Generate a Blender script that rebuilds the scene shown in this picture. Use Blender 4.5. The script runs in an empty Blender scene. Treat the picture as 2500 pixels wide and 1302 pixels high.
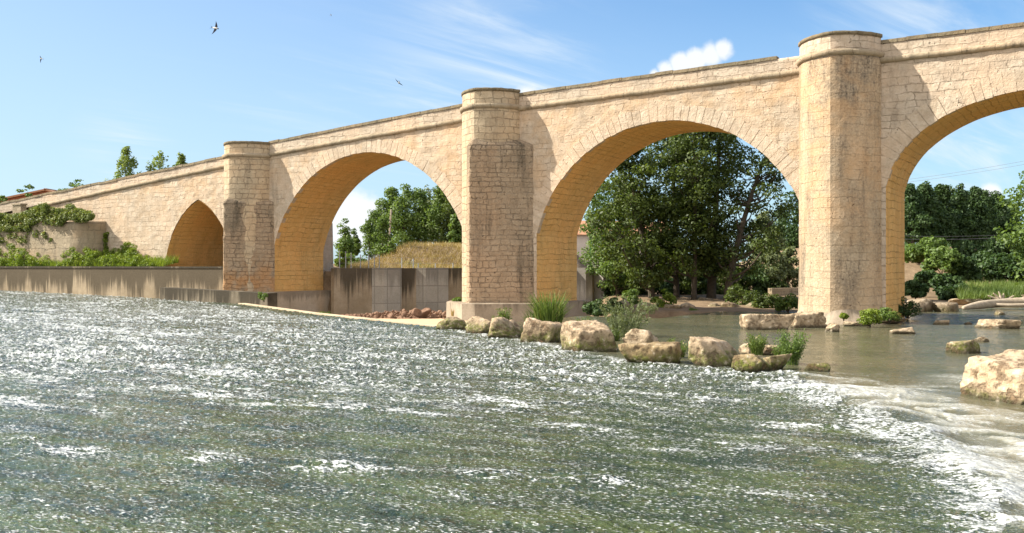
import bpy, bmesh, math, random
import numpy as np
C = bpy.context.scene
COL = C.collection
# ------------------------------------------------------------------ camera, sun, sky, exposure
FPX = 2393.0; YAW = math.radians(31.2); V0 = 48.9; EYE = 2.7
RX = np.array([math.cos(YAW), math.sin(YAW)]); FX = np.array([-math.sin(YAW), math.cos(YAW)])
cam = bpy.data.cameras.new('camera'); camo = bpy.data.objects.new('camera', cam); COL.objects.link(camo)
camo.location = (0, -V0, EYE); camo.rotation_euler = (math.pi/2, 0, YAW)
cam.sensor_width = 36; cam.lens = 36*FPX/2500; cam.clip_end = 5000; cam.clip_start = 0.1
C.camera = camo
SUN_EL = math.radians(40); SA = math.radians(65)
SUNV = (-math.sin(SA)*math.cos(SUN_EL), -math.cos(SA)*math.cos(SUN_EL), math.sin(SUN_EL))
sl = bpy.data.lights.new('sun', 'SUN'); sl.energy = 4.6; sl.angle = math.radians(0.5); sl.color = (1.0, 0.93, 0.81)
so = bpy.data.objects.new('sun', sl); COL.objects.link(so)
from mathutils import Vector, Matrix
so.rotation_euler = Vector(SUNV).to_track_quat('Z', 'Y').to_euler()
C.view_settings.view_transform = 'Standard'; C.view_settings.look = 'None'
C.view_settings.exposure = 1.2; C.view_settings.gamma = 1.0
C.cycles.max_bounces = 8; C.cycles.diffuse_bounces = 6; C.cycles.glossy_bounces = 3
C.cycles.transparent_max_bounces = 4
C.cycles.sample_clamp_indirect = 6

class NT:
    """tiny helper to write node trees as expressions"""
    def __init__(s, nt): s.t = nt; s.n = nt.nodes; s.n.clear()
    def node(s, kind, **kw):
        nd = s.n.new(kind)
        for k, v in kw.items():
            if k.startswith('_'): setattr(nd, k[1:], v)
        return nd
    def put(s, sock, v):
        if isinstance(v, bpy.types.NodeSocket): s.t.links.new(v, sock)
        elif v is not None:
            if hasattr(sock, 'default_value'):
                try: sock.default_value = v
                except Exception:
                    sock.default_value = tuple(v) + (1,) if len(v) == 3 else v
    def m(s, op, a, b=None, c=None, clamp=False):
        nd = s.n.new('ShaderNodeMath'); nd.operation = op; nd.use_clamp = clamp
        for i, v in enumerate((a, b, c)):
            if v is not None: s.put(nd.inputs[i], v)
        return nd.outputs[0]
    def vm(s, op, a, b=None):
        nd = s.n.new('ShaderNodeVectorMath'); nd.operation = op
        s.put(nd.inputs[0], a)
        if b is not None: s.put(nd.inputs[3] if op == 'SCALE' else nd.inputs[1], b)
        return nd.outputs['Value'] if op in ('DOT_PRODUCT', 'LENGTH', 'DISTANCE') else nd.outputs[0]
    def mix(s, f, a, b, mode='MIX'):
        nd = s.n.new('ShaderNodeMix'); nd.data_type = 'RGBA'; nd.blend_type = mode; nd.clamp_factor = True
        s.put(nd.inputs[0], f); s.put(nd.inputs[6], col(a)); s.put(nd.inputs[7], col(b))
        return nd.outputs[2]
    def ss(s, v, a, b, lo=0.0, hi=1.0):
        nd = s.n.new('ShaderNodeMapRange'); nd.interpolation_type = 'SMOOTHSTEP'
        for i, x in enumerate((v, a, b, lo, hi)): s.put(nd.inputs[i], x)
        return nd.outputs[0]
    def noise(s, vec, scale, detail=3, rough=0.55, dim='3D', dist=0.0):
        nd = s.n.new('ShaderNodeTexNoise'); nd.noise_dimensions = dim
        s.put(nd.inputs['Vector'], vec); s.put(nd.inputs['Scale'], scale); s.put(nd.inputs['Detail'], detail)
        s.put(nd.inputs['Roughness'], rough); s.put(nd.inputs['Distortion'], dist)
        return nd.outputs['Fac']
    def voro(s, vec, scale, feat='F1', out='Distance', rand=1.0):
        nd = s.n.new('ShaderNodeTexVoronoi'); nd.feature = feat
        s.put(nd.inputs['Vector'], vec); s.put(nd.inputs['Scale'], scale); s.put(nd.inputs['Randomness'], rand)
        return nd.outputs[out]
    def xyz(s, x, y, z):
        nd = s.n.new('ShaderNodeCombineXYZ')
        for i, v in enumerate((x, y, z)): s.put(nd.inputs[i], v)
        return nd.outputs[0]
    def sep(s, v):
        nd = s.n.new('ShaderNodeSeparateXYZ'); s.put(nd.inputs[0], v); return nd.outputs
    def bump(s, h, strength, dist, nrm=None):
        nd = s.n.new('ShaderNodeBump'); s.put(nd.inputs['Height'], h); s.put(nd.inputs['Strength'], strength)
        s.put(nd.inputs['Distance'], dist); s.put(nd.inputs['Normal'], nrm)
        return nd.outputs[0]
def col(c):
    return tuple(c) + (1.0,) if isinstance(c, (tuple, list)) and len(c) == 3 else c
def new_mat(name):
    m = bpy.data.materials.new(name); m.use_nodes = True
    return m, NT(m.node_tree)
def finish(t, base, rough=0.9, nrm=None, spec=0.3, extra=None):
    p = t.n.new('ShaderNodeBsdfPrincipled'); o = t.n.new('ShaderNodeOutputMaterial')
    t.put(p.inputs['Base Color'], col(base)); t.put(p.inputs['Roughness'], rough)
    t.put(p.inputs['Specular IOR Level'], spec); t.put(p.inputs['Normal'], nrm)
    for k, v in (extra or {}).items(): t.put(p.inputs[k], v)
    t.t.links.new(p.outputs[0], o.inputs[0]); return p, o

def ray(px, py):
    a = (px-1250)/FPX; b = (651-py)/FPX
    return np.array([a*RX[0]+FX[0], a*RX[1]+FX[1], b])
CAM = np.array([0, -V0, EYE])
def aty(px, py, y=0.0):
    r = ray(px, py); return CAM + r*((y+V0)/r[1])
def atz(px, py, z=0.0):
    r = ray(px, py); return CAM + r*((z-EYE)/r[2])
def atd(px, py, d): return CAM + ray(px, py)*d
def c2w(X, Y): return X*RX[0]+Y*FX[0], -V0 + X*RX[1]+Y*FX[1]
def w2c(x, y):
    yy = y+V0; return x*RX[0]+yy*RX[1], x*FX[0]+yy*FX[1]

# sky: physical sky plus cirrus and cumulus placed by direction
W = bpy.data.worlds.new('World'); C.world = W; W.use_nodes = True
t = NT(W.node_tree)
sky = t.n.new('ShaderNodeTexSky'); sky.sky_type = 'NISHITA'; sky.sun_disc = False
sky.sun_elevation = SUN_EL; sky.sun_rotation = math.atan2(SUNV[0], SUNV[1])
sky.air_density = 1.0; sky.dust_density = 1.2; sky.ozone_density = 1.3; sky.altitude = 600
tc = t.n.new('ShaderNodeTexCoord'); D = tc.outputs['Generated']
dx, dy, dz = t.sep(D)[0:3]
zz = t.m('ADD', t.m('MAXIMUM', dz, 0.0), 0.12)
px_ = t.m('DIVIDE', dx, zz); py_ = t.m('DIVIDE', dy, zz)
def rot(a):
    ca, sa = math.cos(a), math.sin(a)
    return (t.m('ADD', t.m('MULTIPLY', px_, ca), t.m('MULTIPLY', py_, sa)),
            t.m('SUBTRACT', t.m('MULTIPLY', py_, ca), t.m('MULTIPLY', px_, sa)))
def dirv(px, py):
    r = ray(px, py); return tuple(r/np.linalg.norm(r))
def blob(px, py, r0, r1):
    d = t.vm('DISTANCE', D, dirv(px, py)); return t.ss(d, r0, r1, 1.0, 0.0)
a_, b_ = rot(math.radians(75))
ci = t.noise(t.xyz(t.m('MULTIPLY', a_, 0.55), t.m('MULTIPLY', b_, 2.6), 0.3), 1.7, 6, 0.62, dist=0.5)
ci2 = t.noise(t.xyz(px_, py_, 3.1), 0.7, 3, 0.5)
cir = t.m('MULTIPLY', t.ss(ci, 0.46, 0.78), t.ss(ci2, 0.38, 0.62))
ext = t.m('ADD', t.m('ADD', blob(1240, 170, 0.02, 0.16), blob(2330, 60, 0.02, 0.16)), t.m('ADD', blob(300, 345, 0.0, 0.06), blob(2380, 340, 0.0, 0.12)), clamp=True)
cir = t.m('ADD', t.m('MULTIPLY', cir, 0.32), t.m('MULTIPLY', t.m('MULTIPLY', t.ss(ci, 0.36, 0.80), ext), 0.85), clamp=True)
pn = t.noise(D, 30.0, 5, 0.6)
pn2 = t.noise(D, 9.0, 4, 0.55)
def puff(px, py, r):
    d = t.vm('DISTANCE', D, dirv(px, py))
    d = t.m('ADD', d, t.m('MULTIPLY', t.m('SUBTRACT', pn, 0.5), r*1.3))
    return t.ss(d, r*0.45, r*1.0, 1.0, 0.0)
cu = None
for p in ((1762, 122, 0.013), (1735, 134, 0.016), (1700, 147, 0.016), (1662, 158, 0.015), (1625, 172, 0.012), (1598, 182, 0.008), (868, 505, 0.022), (885, 540, 0.034), (850, 560, 0.03), (1285, 255, 0.02), (700, 600, 0.03), (2420, 470, 0.012)):
    v = puff(*p); cu = v if cu is None else t.m('MAXIMUM', cu, v)
base = t.mix(1.0, sky.outputs[0], (0.45, 0.70, 0.87), 'MULTIPLY')
hz = t.ss(dz, 0.0, 0.34, 0.62, 0.0)
base = t.mix(t.m('MULTIPLY', hz, 0.8), base, (3.3, 3.9, 4.3))
sund = t.vm('DOT_PRODUCT', D, (SUNV[0]/0.766, SUNV[1]/0.766, 0.0))
base = t.mix(t.m('MULTIPLY', t.ss(sund, -0.35, 0.75), 0.45), base, (2.95, 3.45, 4.1))
skyc = t.mix(t.m('MULTIPLY', cir, 0.75), base, (3.9, 4.3, 4.6))
skyc = t.mix(t.m('MULTIPLY', cu, 0.92), skyc, (4.5, 4.6, 4.7))
# unseen broken cloud added in the sky the bridge faces, lifting its shaded sides
fill_cloud = t.m('MULTIPLY', t.ss(t.vm('DOT_PRODUCT', D, (0.38, -0.90, 0.21)), 0.0, 0.55), t.ss(t.noise(t.xyz(px_, py_, 8.0), 0.9, 5, 0.6), 0.30, 0.60, 0.45, 1.0))
skyc = t.mix(t.m('MULTIPLY', fill_cloud, t.ss(dz, -0.02, 0.06)), skyc, (7.6, 7.2, 6.8))
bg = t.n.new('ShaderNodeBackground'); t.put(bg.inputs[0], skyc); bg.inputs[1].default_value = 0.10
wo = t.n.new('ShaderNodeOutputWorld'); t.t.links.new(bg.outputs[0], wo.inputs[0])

# ------------------------------------------------------------------ numpy noise
def _hash(ix, iy, iz, seed):
    h = (ix.astype(np.int64)*374761393 + iy.astype(np.int64)*668265263 + iz.astype(np.int64)*2147483647 + seed*1274126177) & 0xffffffff
    h = ((h ^ (h >> 13))*1274126177) & 0xffffffff
    h = ((h ^ (h >> 16))*2246822519) & 0xffffffff
    return ((h ^ (h >> 15)) & 0xffffff)/float(0xffffff)
def vnoise(x, y, z=0.0, seed=0):
    x = np.asarray(x, float); y = np.asarray(y, float); z = np.zeros_like(x)+z
    ix, iy, iz = np.floor(x), np.floor(y), np.floor(z)
    fx, fy, fz = x-ix, y-iy, z-iz
    fx = fx*fx*(3-2*fx); fy = fy*fy*(3-2*fy); fz = fz*fz*(3-2*fz)
    r = 0
    for a in (0, 1):
        for b in (0, 1):
            for c in (0, 1):
                r = r + _hash(ix+a, iy+b, iz+c, seed)*(fx if a else 1-fx)*(fy if b else 1-fy)*(fz if c else 1-fz)
    return r*2-1
def fbm(x, y, z=0.0, seed=0, oct=4, gain=0.5, lac=2.03):
    r = 0; a = 1.0; s = 0
    for k in range(oct):
        r = r + a*vnoise(np.asarray(x)*lac**k, np.asarray(y)*lac**k, np.asarray(z)*lac**k, seed+k*17); s += a; a *= gain
    return r/s
def sstep(x, a, b):
    q = np.clip((x-a)/(b-a), 0, 1); return q*q*(3-2*q)

# ------------------------------------------------------------------ mesh helpers
def tag(o, label=None, cat=None, group=None, kind=None):
    if label: o['label'] = label
    if cat: o['category'] = cat
    if group: o['group'] = group
    if kind: o['kind'] = kind
    return o
def thing(name, loc, label, cat, group=None):
    o = bpy.data.objects.new(name, None); COL.objects.link(o); o.location = loc; o.empty_display_size = 0.3
    return tag(o, label, cat, group)
class MB:
    def __init__(s): s.v = []; s.f = []; s.uv = []
    def add(s, V, F, UV=None):
        o = len(s.v); s.v += [tuple(p) for p in V]; s.f += [tuple(i+o for i in f) for f in F]
        if UV is not None: s.uv += [tuple(p) for p in UV]
    def box(s, x0, x1, y0, y1, z0, z1):
        s.add([(x0,y0,z0),(x1,y0,z0),(x1,y1,z0),(x0,y1,z0),(x0,y0,z1),(x1,y0,z1),(x1,y1,z1),(x0,y1,z1)],
              [(0,3,2,1),(4,5,6,7),(0,1,5,4),(1,2,6,5),(2,3,7,6),(3,0,4,7)])
    def hexa(s, P): # 8 points, bottom 4 then top 4
        s.add(P, [(0,3,2,1),(4,5,6,7),(0,1,5,4),(1,2,6,5),(2,3,7,6),(3,0,4,7)])
    def tube(s, path, radii, n=6, cap=True):
        path = [Vector(p) for p in path]; o = len(s.v)
        for i, p in enumerate(path):
            d = (path[min(i+1, len(path)-1)]-path[max(i-1, 0)])
            if d.length < 1e-9: d = Vector((0,0,1))
            d.normalize(); a = d.orthogonal().normalized(); b = d.cross(a)
            if i and abs(a.dot(pa)) < 0.999: # keep frames aligned
                a = (pa - d*pa.dot(d)).normalized(); b = d.cross(a)
            pa = a
            for k in range(n):
                q = 2*math.pi*k/n; s.v.append(tuple(p + (a*math.cos(q)+b*math.sin(q))*radii[i]))
        for i in range(len(path)-1):
            for k in range(n):
                s.f.append((o+i*n+k, o+i*n+(k+1)%n, o+(i+1)*n+(k+1)%n, o+(i+1)*n+k))
        if cap:
            s.f.append(tuple(o+k for k in reversed(range(n)))); s.f.append(tuple(o+(len(path)-1)*n+k for k in range(n)))
def mk(name, V, F, mat, parent=None, uv=None, smooth=False, attrs=None, origin=None):
    """link ONE mesh object; uv: 'box' (metric box projection) or per-vertex list"""
    V = np.asarray(V, float)
    if parent is not None: org = np.zeros(3)
    elif origin is not None: org = np.asarray(origin, float)
    else: org = np.array([(V[:,0].min()+V[:,0].max())/2, (V[:,1].min()+V[:,1].max())/2, V[:,2].min()])
    me = bpy.data.meshes.new(name)
    if isinstance(F, np.ndarray):
        n = F.shape[1]; me.vertices.add(len(V)); me.vertices.foreach_set('co', (V-org).ravel())
        me.loops.add(F.size); me.loops.foreach_set('vertex_index', F.ravel().astype(np.int32))
        me.polygons.add(len(F)); me.polygons.foreach_set('loop_start', (np.arange(len(F))*n).astype(np.int32))
        me.update(calc_edges=True)
    else:
        me.from_pydata([tuple(p) for p in (V-org)], [], F)
    if uv is not None:
        l = me.uv_layers.new(name='UVMap'); n = len(me.loops)
        vi = np.empty(n, np.int32); me.loops.foreach_get('vertex_index', vi)
        if isinstance(uv, str):
            nr = np.empty(len(me.polygons)*3); me.polygons.foreach_get('normal', nr); nr = np.abs(nr.reshape(-1,3))
            lt = np.empty(len(me.polygons), np.int32); me.polygons.foreach_get('loop_total', lt)
            ln = np.repeat(nr, lt, axis=0); co = V[vi]
            top = (ln[:,2] > ln[:,0]) & (ln[:,2] > ln[:,1]); side = (ln[:,0] > ln[:,1]) & ~top
            U = np.where(side, co[:,1], co[:,0]); Vv = np.where(top, co[:,1], co[:,2])
            u2 = np.stack([U, Vv], 1)
        else: u2 = np.asarray(uv, float)[vi]
        l.data.foreach_set('uv', u2.ravel())
    for k, a in (attrs or {}).items():
        at = me.attributes.new(k, 'FLOAT', 'POINT'); at.data.foreach_set('value', np.asarray(a, np.float32))
    if mat: me.materials.append(mat)
    if smooth: me.polygons.foreach_set('use_smooth', np.ones(len(me.polygons), bool))
    me.validate(); me.update()
    o = bpy.data.objects.new(name, me); COL.objects.link(o)
    if parent is not None:
        o.parent = parent; p = parent; L = Vector((0,0,0))
        while p is not None: L += p.location; p = p.parent
        o.location = -L
    else: o.location = org
    return o
def mkb(name, mb, mat, parent=None, uv='box', smooth=False, origin=None):
    return mk(name, mb.v, mb.f, mat, parent, mb.uv if mb.uv else uv, smooth, None, origin)
def grid_faces(nr, nc, keep=None):
    i = np.arange(nr*nc).reshape(nr, nc)
    F = np.stack([i[:-1,:-1], i[:-1,1:], i[1:,1:], i[1:,:-1]], -1).reshape(-1, 4)
    if keep is not None: F = F[keep[F].all(axis=1)]
    return F
def compact(V, F, attrs):
    used = np.unique(F); mp = np.zeros(len(V), np.int64); mp[used] = np.arange(len(used))
    return V[used], mp[F], {k: a[used] for k, a in attrs.items()}

# ------------------------------------------------------------------ materials
def masonry(name, c1, c2, mortar, bw=0.75, bh=0.36, msize=0.016, patch=0.5, dark=None, ochre=None, grime=0.35, bump=1.0, dcol=(0.07,0.06,0.045), ocol=(0.50,0.24,0.07), rough_scale=1.0, dust=0.0):
    m, t = new_mat(name)
    uv = t.n.new('ShaderNodeUVMap').outputs[0]
    pos = t.n.new('ShaderNodeNewGeometry').outputs['Position']
    X, Y, Z = t.sep(pos)[0:3]
    u, v, _ = t.sep(uv)[0:3]
    w1 = t.noise(uv, 0.9, 2); w2 = t.noise(t.vm('ADD', uv, (7.3, 3.1, 0)), 0.7, 2); w3 = t.noise(uv, 3.2, 3); w4 = t.noise(t.vm('ADD', uv, (1.3, 9.1, 0)), 3.2, 3)
    wv = t.noise(t.xyz(0.0, t.m('MULTIPLY', v, 0.9), 2.0), 1.0, 2)
    uu = t.m('ADD', t.m('ADD', u, t.m('MULTIPLY', t.m('SUBTRACT', w1, 0.5), 0.6)), t.m('MULTIPLY', t.m('SUBTRACT', w4, 0.5), 0.16))
    vv = t.m('ADD', v, t.m('MULTIPLY', t.m('SUBTRACT', w2, 0.5), 0.28))
    vv = t.m('ADD', vv, t.m('MULTIPLY', t.m('SUBTRACT', w3, 0.5), 0.13))
    vv = t.m('ADD', vv, t.m('MULTIPLY', t.m('SUBTRACT', wv, 0.5), bh*1.6))
    br = t.n.new('ShaderNodeTexBrick'); br.offset = 0.43; br.offset_frequency = 2; br.squash = 0.66; br.squash_frequency = 3
    t.put(br.inputs['Vector'], t.xyz(uu, vv, 0.0))
    t.put(br.inputs['Color1'], (0,0,0,1)); t.put(br.inputs['Color2'], (1,1,1,1)); t.put(br.inputs['Mortar'], (0.4,0.4,0.4,1))
    for k, q in (('Scale', 1.0), ('Mortar Size', msize), ('Mortar Smooth', 0.5), ('Bias', 0.0), ('Brick Width', bw), ('Row Height', bh)): t.put(br.inputs[k], q)
    tint = t.sep(br.outputs['Color'])[0]; mort = br.outputs['Fac']
    big = t.noise(pos, 0.33, 4, 0.6); mid = t.noise(pos, 1.7, 5, 0.65); fine = t.noise(pos, 9.0, 5, 0.7)
    pits = t.voro(t.vm('ADD', pos, t.vm('SCALE', t.xyz(w3, w4, w3), 0.5)), 4.2); 
    pm = t.ss(t.noise(t.vm('ADD', pos, (31, 5, 9)), 0.65, 5, 0.68), 0.40, 0.56)   # rendered / worn patches hide the joints
    mort = t.m('MULTIPLY', mort, t.m('MULTIPLY', t.m('SUBTRACT', 1.0, t.m('MULTIPLY', pm, patch)), t.ss(t.noise(pos, 2.3, 3, 0.6), 0.30, 0.62, 0.25, 1.0)))
    f = t.m('ADD', t.m('MULTIPLY', t.m('MULTIPLY', tint, t.m('SUBTRACT', 1.0, t.m('MULTIPLY', pm, patch*0.7))), 0.40), t.m('MULTIPLY', t.ss(mid, 0.3, 0.72), 0.60))
    c = t.mix(f, c1, c2)
    c = t.mix(t.m('MULTIPLY', t.ss(big, 0.38, 0.68), 0.5), c, tuple(min(1, a*b) for a, b in zip(c2, (1.10, 0.93, 0.80))))
    c = t.mix(t.m('MULTIPLY', mort, 0.52), c, mortar)
    # dark weathering: vertical runs broken by noise
    run = t.noise(t.xyz(t.m('MULTIPLY', u, 1.6), t.m('MULTIPLY', v, 0.22), 1.7), 1.0, 5, 0.65)
    g = t.m('MULTIPLY', t.ss(run, 0.50, 0.72), grime)
    if dark:
        for (z0, z1, amt) in dark:
            g = t.m('ADD', g, t.m('MULTIPLY', t.m('MULTIPLY', t.ss(Z, z1, z0), t.ss(t.m('ADD', t.m('MULTIPLY', run, 0.8), t.m('ADD', t.m('MULTIPLY', mid, 0.5), t.m('MULTIPLY', fine, 0.35))), 0.62, 1.02)), amt), clamp=True)
    gf = t.m('MULTIPLY', g, t.ss(fine, 0.25, 0.65, 0.55, 1.0))
    c = t.mix(gf, c, dcol)
    if ochre:
        z0, z1, amt = ochre
        c = t.mix(t.m('MULTIPLY', t.m('MULTIPLY', t.ss(Z, z1, z0), t.ss(t.noise(t.vm('ADD', pos, (3, 17, 2)), 0.7, 5, 0.6), 0.42, 0.66)), amt), c, ocol)
    c = t.mix(t.ss(fine, 0.2, 0.8, 0.0, 0.32), c, t.mix(1.0, c, (0.45, 0.42, 0.38), 'MULTIPLY'))
    pit = t.ss(pits, 0.05, 0.22)
    pitm = t.m('MULTIPLY', t.m('SUBTRACT', 1.0, pit), t.ss(mid, 0.45, 0.65))
    c = t.mix(t.m('MULTIPLY', pitm, 0.65), c, t.mix(1.0, c, (0.25, 0.22, 0.2), 'MULTIPLY'))
    h = t.m('SUBTRACT', t.m('ADD', t.m('MULTIPLY', fine, 0.35), t.m('MULTIPLY', mid, 0.75)), t.m('MULTIPLY', mort, 0.55))
    h = t.m('ADD', h, t.m('SUBTRACT', t.m('MULTIPLY', tint, 0.3), t.m('MULTIPLY', pitm, 0.6)))
    n = t.bump(h, 0.8*bump, 0.12*rough_scale)
    finish(t, c, 0.92, n, 0.15); return m
LIME1, LIME2, MORT = (0.43, 0.34, 0.245), (0.65, 0.555, 0.435), (0.24, 0.185, 0.13)
M_wall = masonry('weathered_limestone', LIME1, LIME2, MORT, 0.78, 0.36, 0.022, 0.95, grime=0.30, ochre=(10, 3.5, 0.45), ocol=(0.56, 0.36, 0.19))
M_wall_pale = masonry('pale_limestone', (0.42, 0.34, 0.255), (0.63, 0.54, 0.43), MORT, 0.7, 0.34, 0.028, 0.7, grime=0.28)
M_pier = masonry('smooth_limestone', (0.43, 0.33, 0.22), (0.62, 0.505, 0.36), (0.30, 0.235, 0.165), 0.98, 0.42, 0.014, 0.85, grime=0.42, dark=((12.8, 8.0, 0.45), (1.3, 0.2, 0.5)), ochre=(7, 0.5, 0.55), ocol=(0.54, 0.34, 0.18), dcol=(0.12, 0.10, 0.08))
M_turret = masonry('squared_limestone', (0.37, 0.29, 0.195), (0.60, 0.49, 0.34), (0.15, 0.115, 0.08), 0.72, 0.40, 0.03, 0.25, grime=0.38, bump=1.0)
M_skirt_a = masonry('stained_buttress_stone', (0.28, 0.22, 0.15), (0.48, 0.38, 0.27), (0.16, 0.125, 0.095), 0.6, 0.30, 0.028, 0.75, grime=0.55, dark=((7.8, 2.2, 0.55),), ochre=(1.8, 4.2, 0.65), ocol=(0.50, 0.25, 0.09), bump=1.5)
M_skirt_b = masonry('stained_buttress_stone_tall', (0.29, 0.225, 0.155), (0.50, 0.395, 0.28), (0.16, 0.125, 0.095), 0.6, 0.30, 0.028, 0.7, grime=0.6, dark=((11.5, 2.0, 0.42),), bump=1.5)
M_soffit = masonry('bounce_tinted_ochre_stone', (0.72, 0.43, 0.145), (0.88, 0.58, 0.235), (0.36, 0.21, 0.08), 0.85, 0.34, 0.022, 0.65, grime=0.30, bump=1.1, dcol=(0.26,0.16,0.06))  # ochre stone, with warm bounce from the sunlit ground put into its colour
M_ring = masonry('voussoir_stone', (0.43, 0.34, 0.245), (0.66, 0.565, 0.445), MORT, 5, 50, 0.001, 0.3, grime=0.2)
M_coping = masonry('lichened_coping', (0.15, 0.125, 0.08), (0.28, 0.235, 0.16), (0.07, 0.06, 0.045), 1.3, 5, 0.02, 0.2, grime=0.6, bump=1.3, dcol=(0.08,0.07,0.05))
M_course = masonry('moulded_course', (0.27, 0.22, 0.15), (0.46, 0.385, 0.28), (0.12, 0.10, 0.075), 1.4, 5, 0.02, 0.5, grime=0.7, dcol=(0.13,0.11,0.08))
M_bastion = masonry('bastion_ashlar', (0.27, 0.225, 0.155), (0.40, 0.33, 0.235), (0.14, 0.115, 0.08), 0.9, 0.50, 0.03, 0.6, grime=0.6)
def concrete(name, c1, c2, streak=0.9, ztop=2.7, fade=2.6, panel=None, scol=(0.06, 0.05, 0.035), rust=0.0, length=0.25, thr=0.72):
    m, t = new_mat(name)
    pos = t.n.new('ShaderNodeNewGeometry').outputs['Position']; uv = t.n.new('ShaderNodeUVMap').outputs[0]
    u, v, _ = t.sep(uv)[0:3]; Z = t.sep(pos)[2]
    big = t.noise(pos, 0.6, 5, 0.65); fine = t.noise(pos, 11, 5, 0.7)
    c = t.mix(t.ss(big, 0.3, 0.7), c1, c2)
    run = t.noise(t.xyz(t.m('MULTIPLY', u, 1.5), t.m('MULTIPLY', v, 0.10), 0.3), 1.0, 5, 0.62)
    run2 = t.noise(t.xyz(t.m('MULTIPLY', u, 6.0), t.m('MULTIPLY', v, length), 4.3), 1.0, 3, 0.6)
    dep = t.ss(Z, ztop-fade, ztop)
    st = t.ss(t.m('ADD', t.m('ADD', t.m('MULTIPLY', run, 0.85), t.m('MULTIPLY', run2, 0.45)), t.m('MULTIPLY', dep, 0.30)), thr, thr+0.2)
    c = t.mix(t.m('MULTIPLY', st, streak), c, scol)
    if rust: c = t.mix(t.m('MULTIPLY', t.ss(t.noise(pos, 0.8, 4), 0.5, 0.7), rust), c, (0.33, 0.17, 0.07))
    h = t.m('ADD', t.m('MULTIPLY', fine, 0.5), t.m('MULTIPLY', big, 0.5))
    if panel:
        bw, bh = panel
        br = t.n.new('ShaderNodeTexBrick'); br.offset = 0.0
        t.put(br.inputs['Vector'], uv); t.put(br.inputs['Color1'], (0,0,0,1)); t.put(br.inputs['Color2'], (1,1,1,1))
        for k, q in (('Scale', 1.0), ('Mortar Size', 0.03), ('Mortar Smooth', 0.3), ('Brick Width', bw), ('Row Height', bh)): t.put(br.inputs[k], q)
        c = t.mix(t.m('MULTIPLY', t.m('MULTIPLY', br.outputs['Fac'], t.ss(big, 0.3, 0.6)), 0.5), c, (0.13, 0.115, 0.09))
        c = t.mix(0.35, c, t.mix(t.sep(br.outputs['Color'])[0], (0.28, 0.26, 0.23), (0.56, 0.51, 0.43)))
        h = t.m('SUBTRACT', h, t.m('MULTIPLY', br.outputs['Fac'], 0.6))
    c = t.mix(t.ss(fine, 0.3, 0.8, 0.0, 0.35), c, t.mix(1.0, c, (0.4, 0.38, 0.35), 'MULTIPLY'))
    finish(t, c, 0.9, t.bump(h, 0.6, 0.05), 0.2); return m
M_conc = concrete('stained_concrete', (0.31, 0.24, 0.155), (0.46, 0.365, 0.25), 0.9, 2.85, 2.6, scol=(0.09, 0.07, 0.045), thr=0.62)
M_conc_low = concrete('dark_stained_concrete', (0.17, 0.14, 0.10), (0.30, 0.25, 0.18), 0.95, 1.6, 3.0)
M_conc_plain = concrete('footing_concrete', (0.34, 0.275, 0.20), (0.46, 0.375, 0.28), 0.5, 1.2, 1.4)
M_conc_back = concrete('back_wall_concrete', (0.36, 0.28, 0.18), (0.50, 0.40, 0.28), 0.85, 2.7, 3.0, length=0.15)
M_conc_panel = concrete('grey_panel_concrete', (0.42, 0.38, 0.31), (0.56, 0.51, 0.43), 0.5, 2.7, 2.0, panel=(0.95, 1.25))
M_conc_strip = concrete('pale_strip_concrete', (0.46, 0.42, 0.38), (0.60, 0.56, 0.50), 0.5, 2.7, 3.0)
M_plinth = concrete('pale_plinth_concrete', (0.52, 0.42, 0.30), (0.64, 0.53, 0.39), 0.45, 0.9, 0.9)
M_kerb = concrete('kerb_concrete', (0.42, 0.33, 0.22), (0.56, 0.45, 0.31), 0.1, 1, 1)
def plain(name, c1, c2, scale=3.0, rough=0.9, bump=0.4, dist=0.05, spec=0.2, obj=False):
    m, t = new_mat(name)
    pos = t.n.new('ShaderNodeTexCoord').outputs['Object'] if obj else t.n.new('ShaderNodeNewGeometry').outputs['Position']
    a = t.noise(pos, scale, 5, 0.65); b = t.noise(pos, scale*7, 4, 0.65)
    c = t.mix(t.ss(t.m('ADD', t.m('MULTIPLY', a, 0.65), t.m('MULTIPLY', b, 0.35)), 0.3, 0.7), c1, c2)
    finish(t, c, rough, t.bump(t.m('ADD', a, t.m('MULTIPLY', b, 0.5)), bump, dist), spec); return m
def leafmat(name, dark, light, trans=0.35, warm=None, rough=0.55):
    m, t = new_mat(name)
    at = t.n.new('ShaderNodeAttribute'); at.attribute_name = 'tint'; f = at.outputs['Fac']
    c = t.mix(f, dark, light)
    if warm:
        c = t.mix(t.ss(f, 0.86, 1.0), c, warm)
    p = t.n.new('ShaderNodeBsdfPrincipled'); t.put(p.inputs['Base Color'], c); t.put(p.inputs['Roughness'], rough); t.put(p.inputs['Specular IOR Level'], 0.35)
    tr = t.n.new('ShaderNodeBsdfTranslucent'); t.put(tr.inputs[0], t.mix(1.0, c, (1.0, 1.0, 0.45), 'MULTIPLY'))
    mx = t.n.new('ShaderNodeMixShader'); mx.inputs[0].default_value = trans
    t.t.links.new(p.outputs[0], mx.inputs[1]); t.t.links.new(tr.outputs[0], mx.inputs[2])
    o = t.n.new('ShaderNodeOutputMaterial'); t.t.links.new(mx.outputs[0], o.inputs[0]); return m
M_bark = plain('bark', (0.05, 0.04, 0.03), (0.11, 0.09, 0.065), 5, 0.95, 0.8)
M_wood = plain('bleached_wood', (0.32, 0.26, 0.19), (0.50, 0.42, 0.32), 4, 0.85, 0.7)
M_metal = plain('galvanised_metal', (0.32, 0.34, 0.36), (0.45, 0.46, 0.47), 4, 0.45, 0.1)
M_leaf_dark = leafmat('dark_broad_leaves', (0.020, 0.042, 0.012), (0.15, 0.20, 0.040), 0.40)
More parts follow.
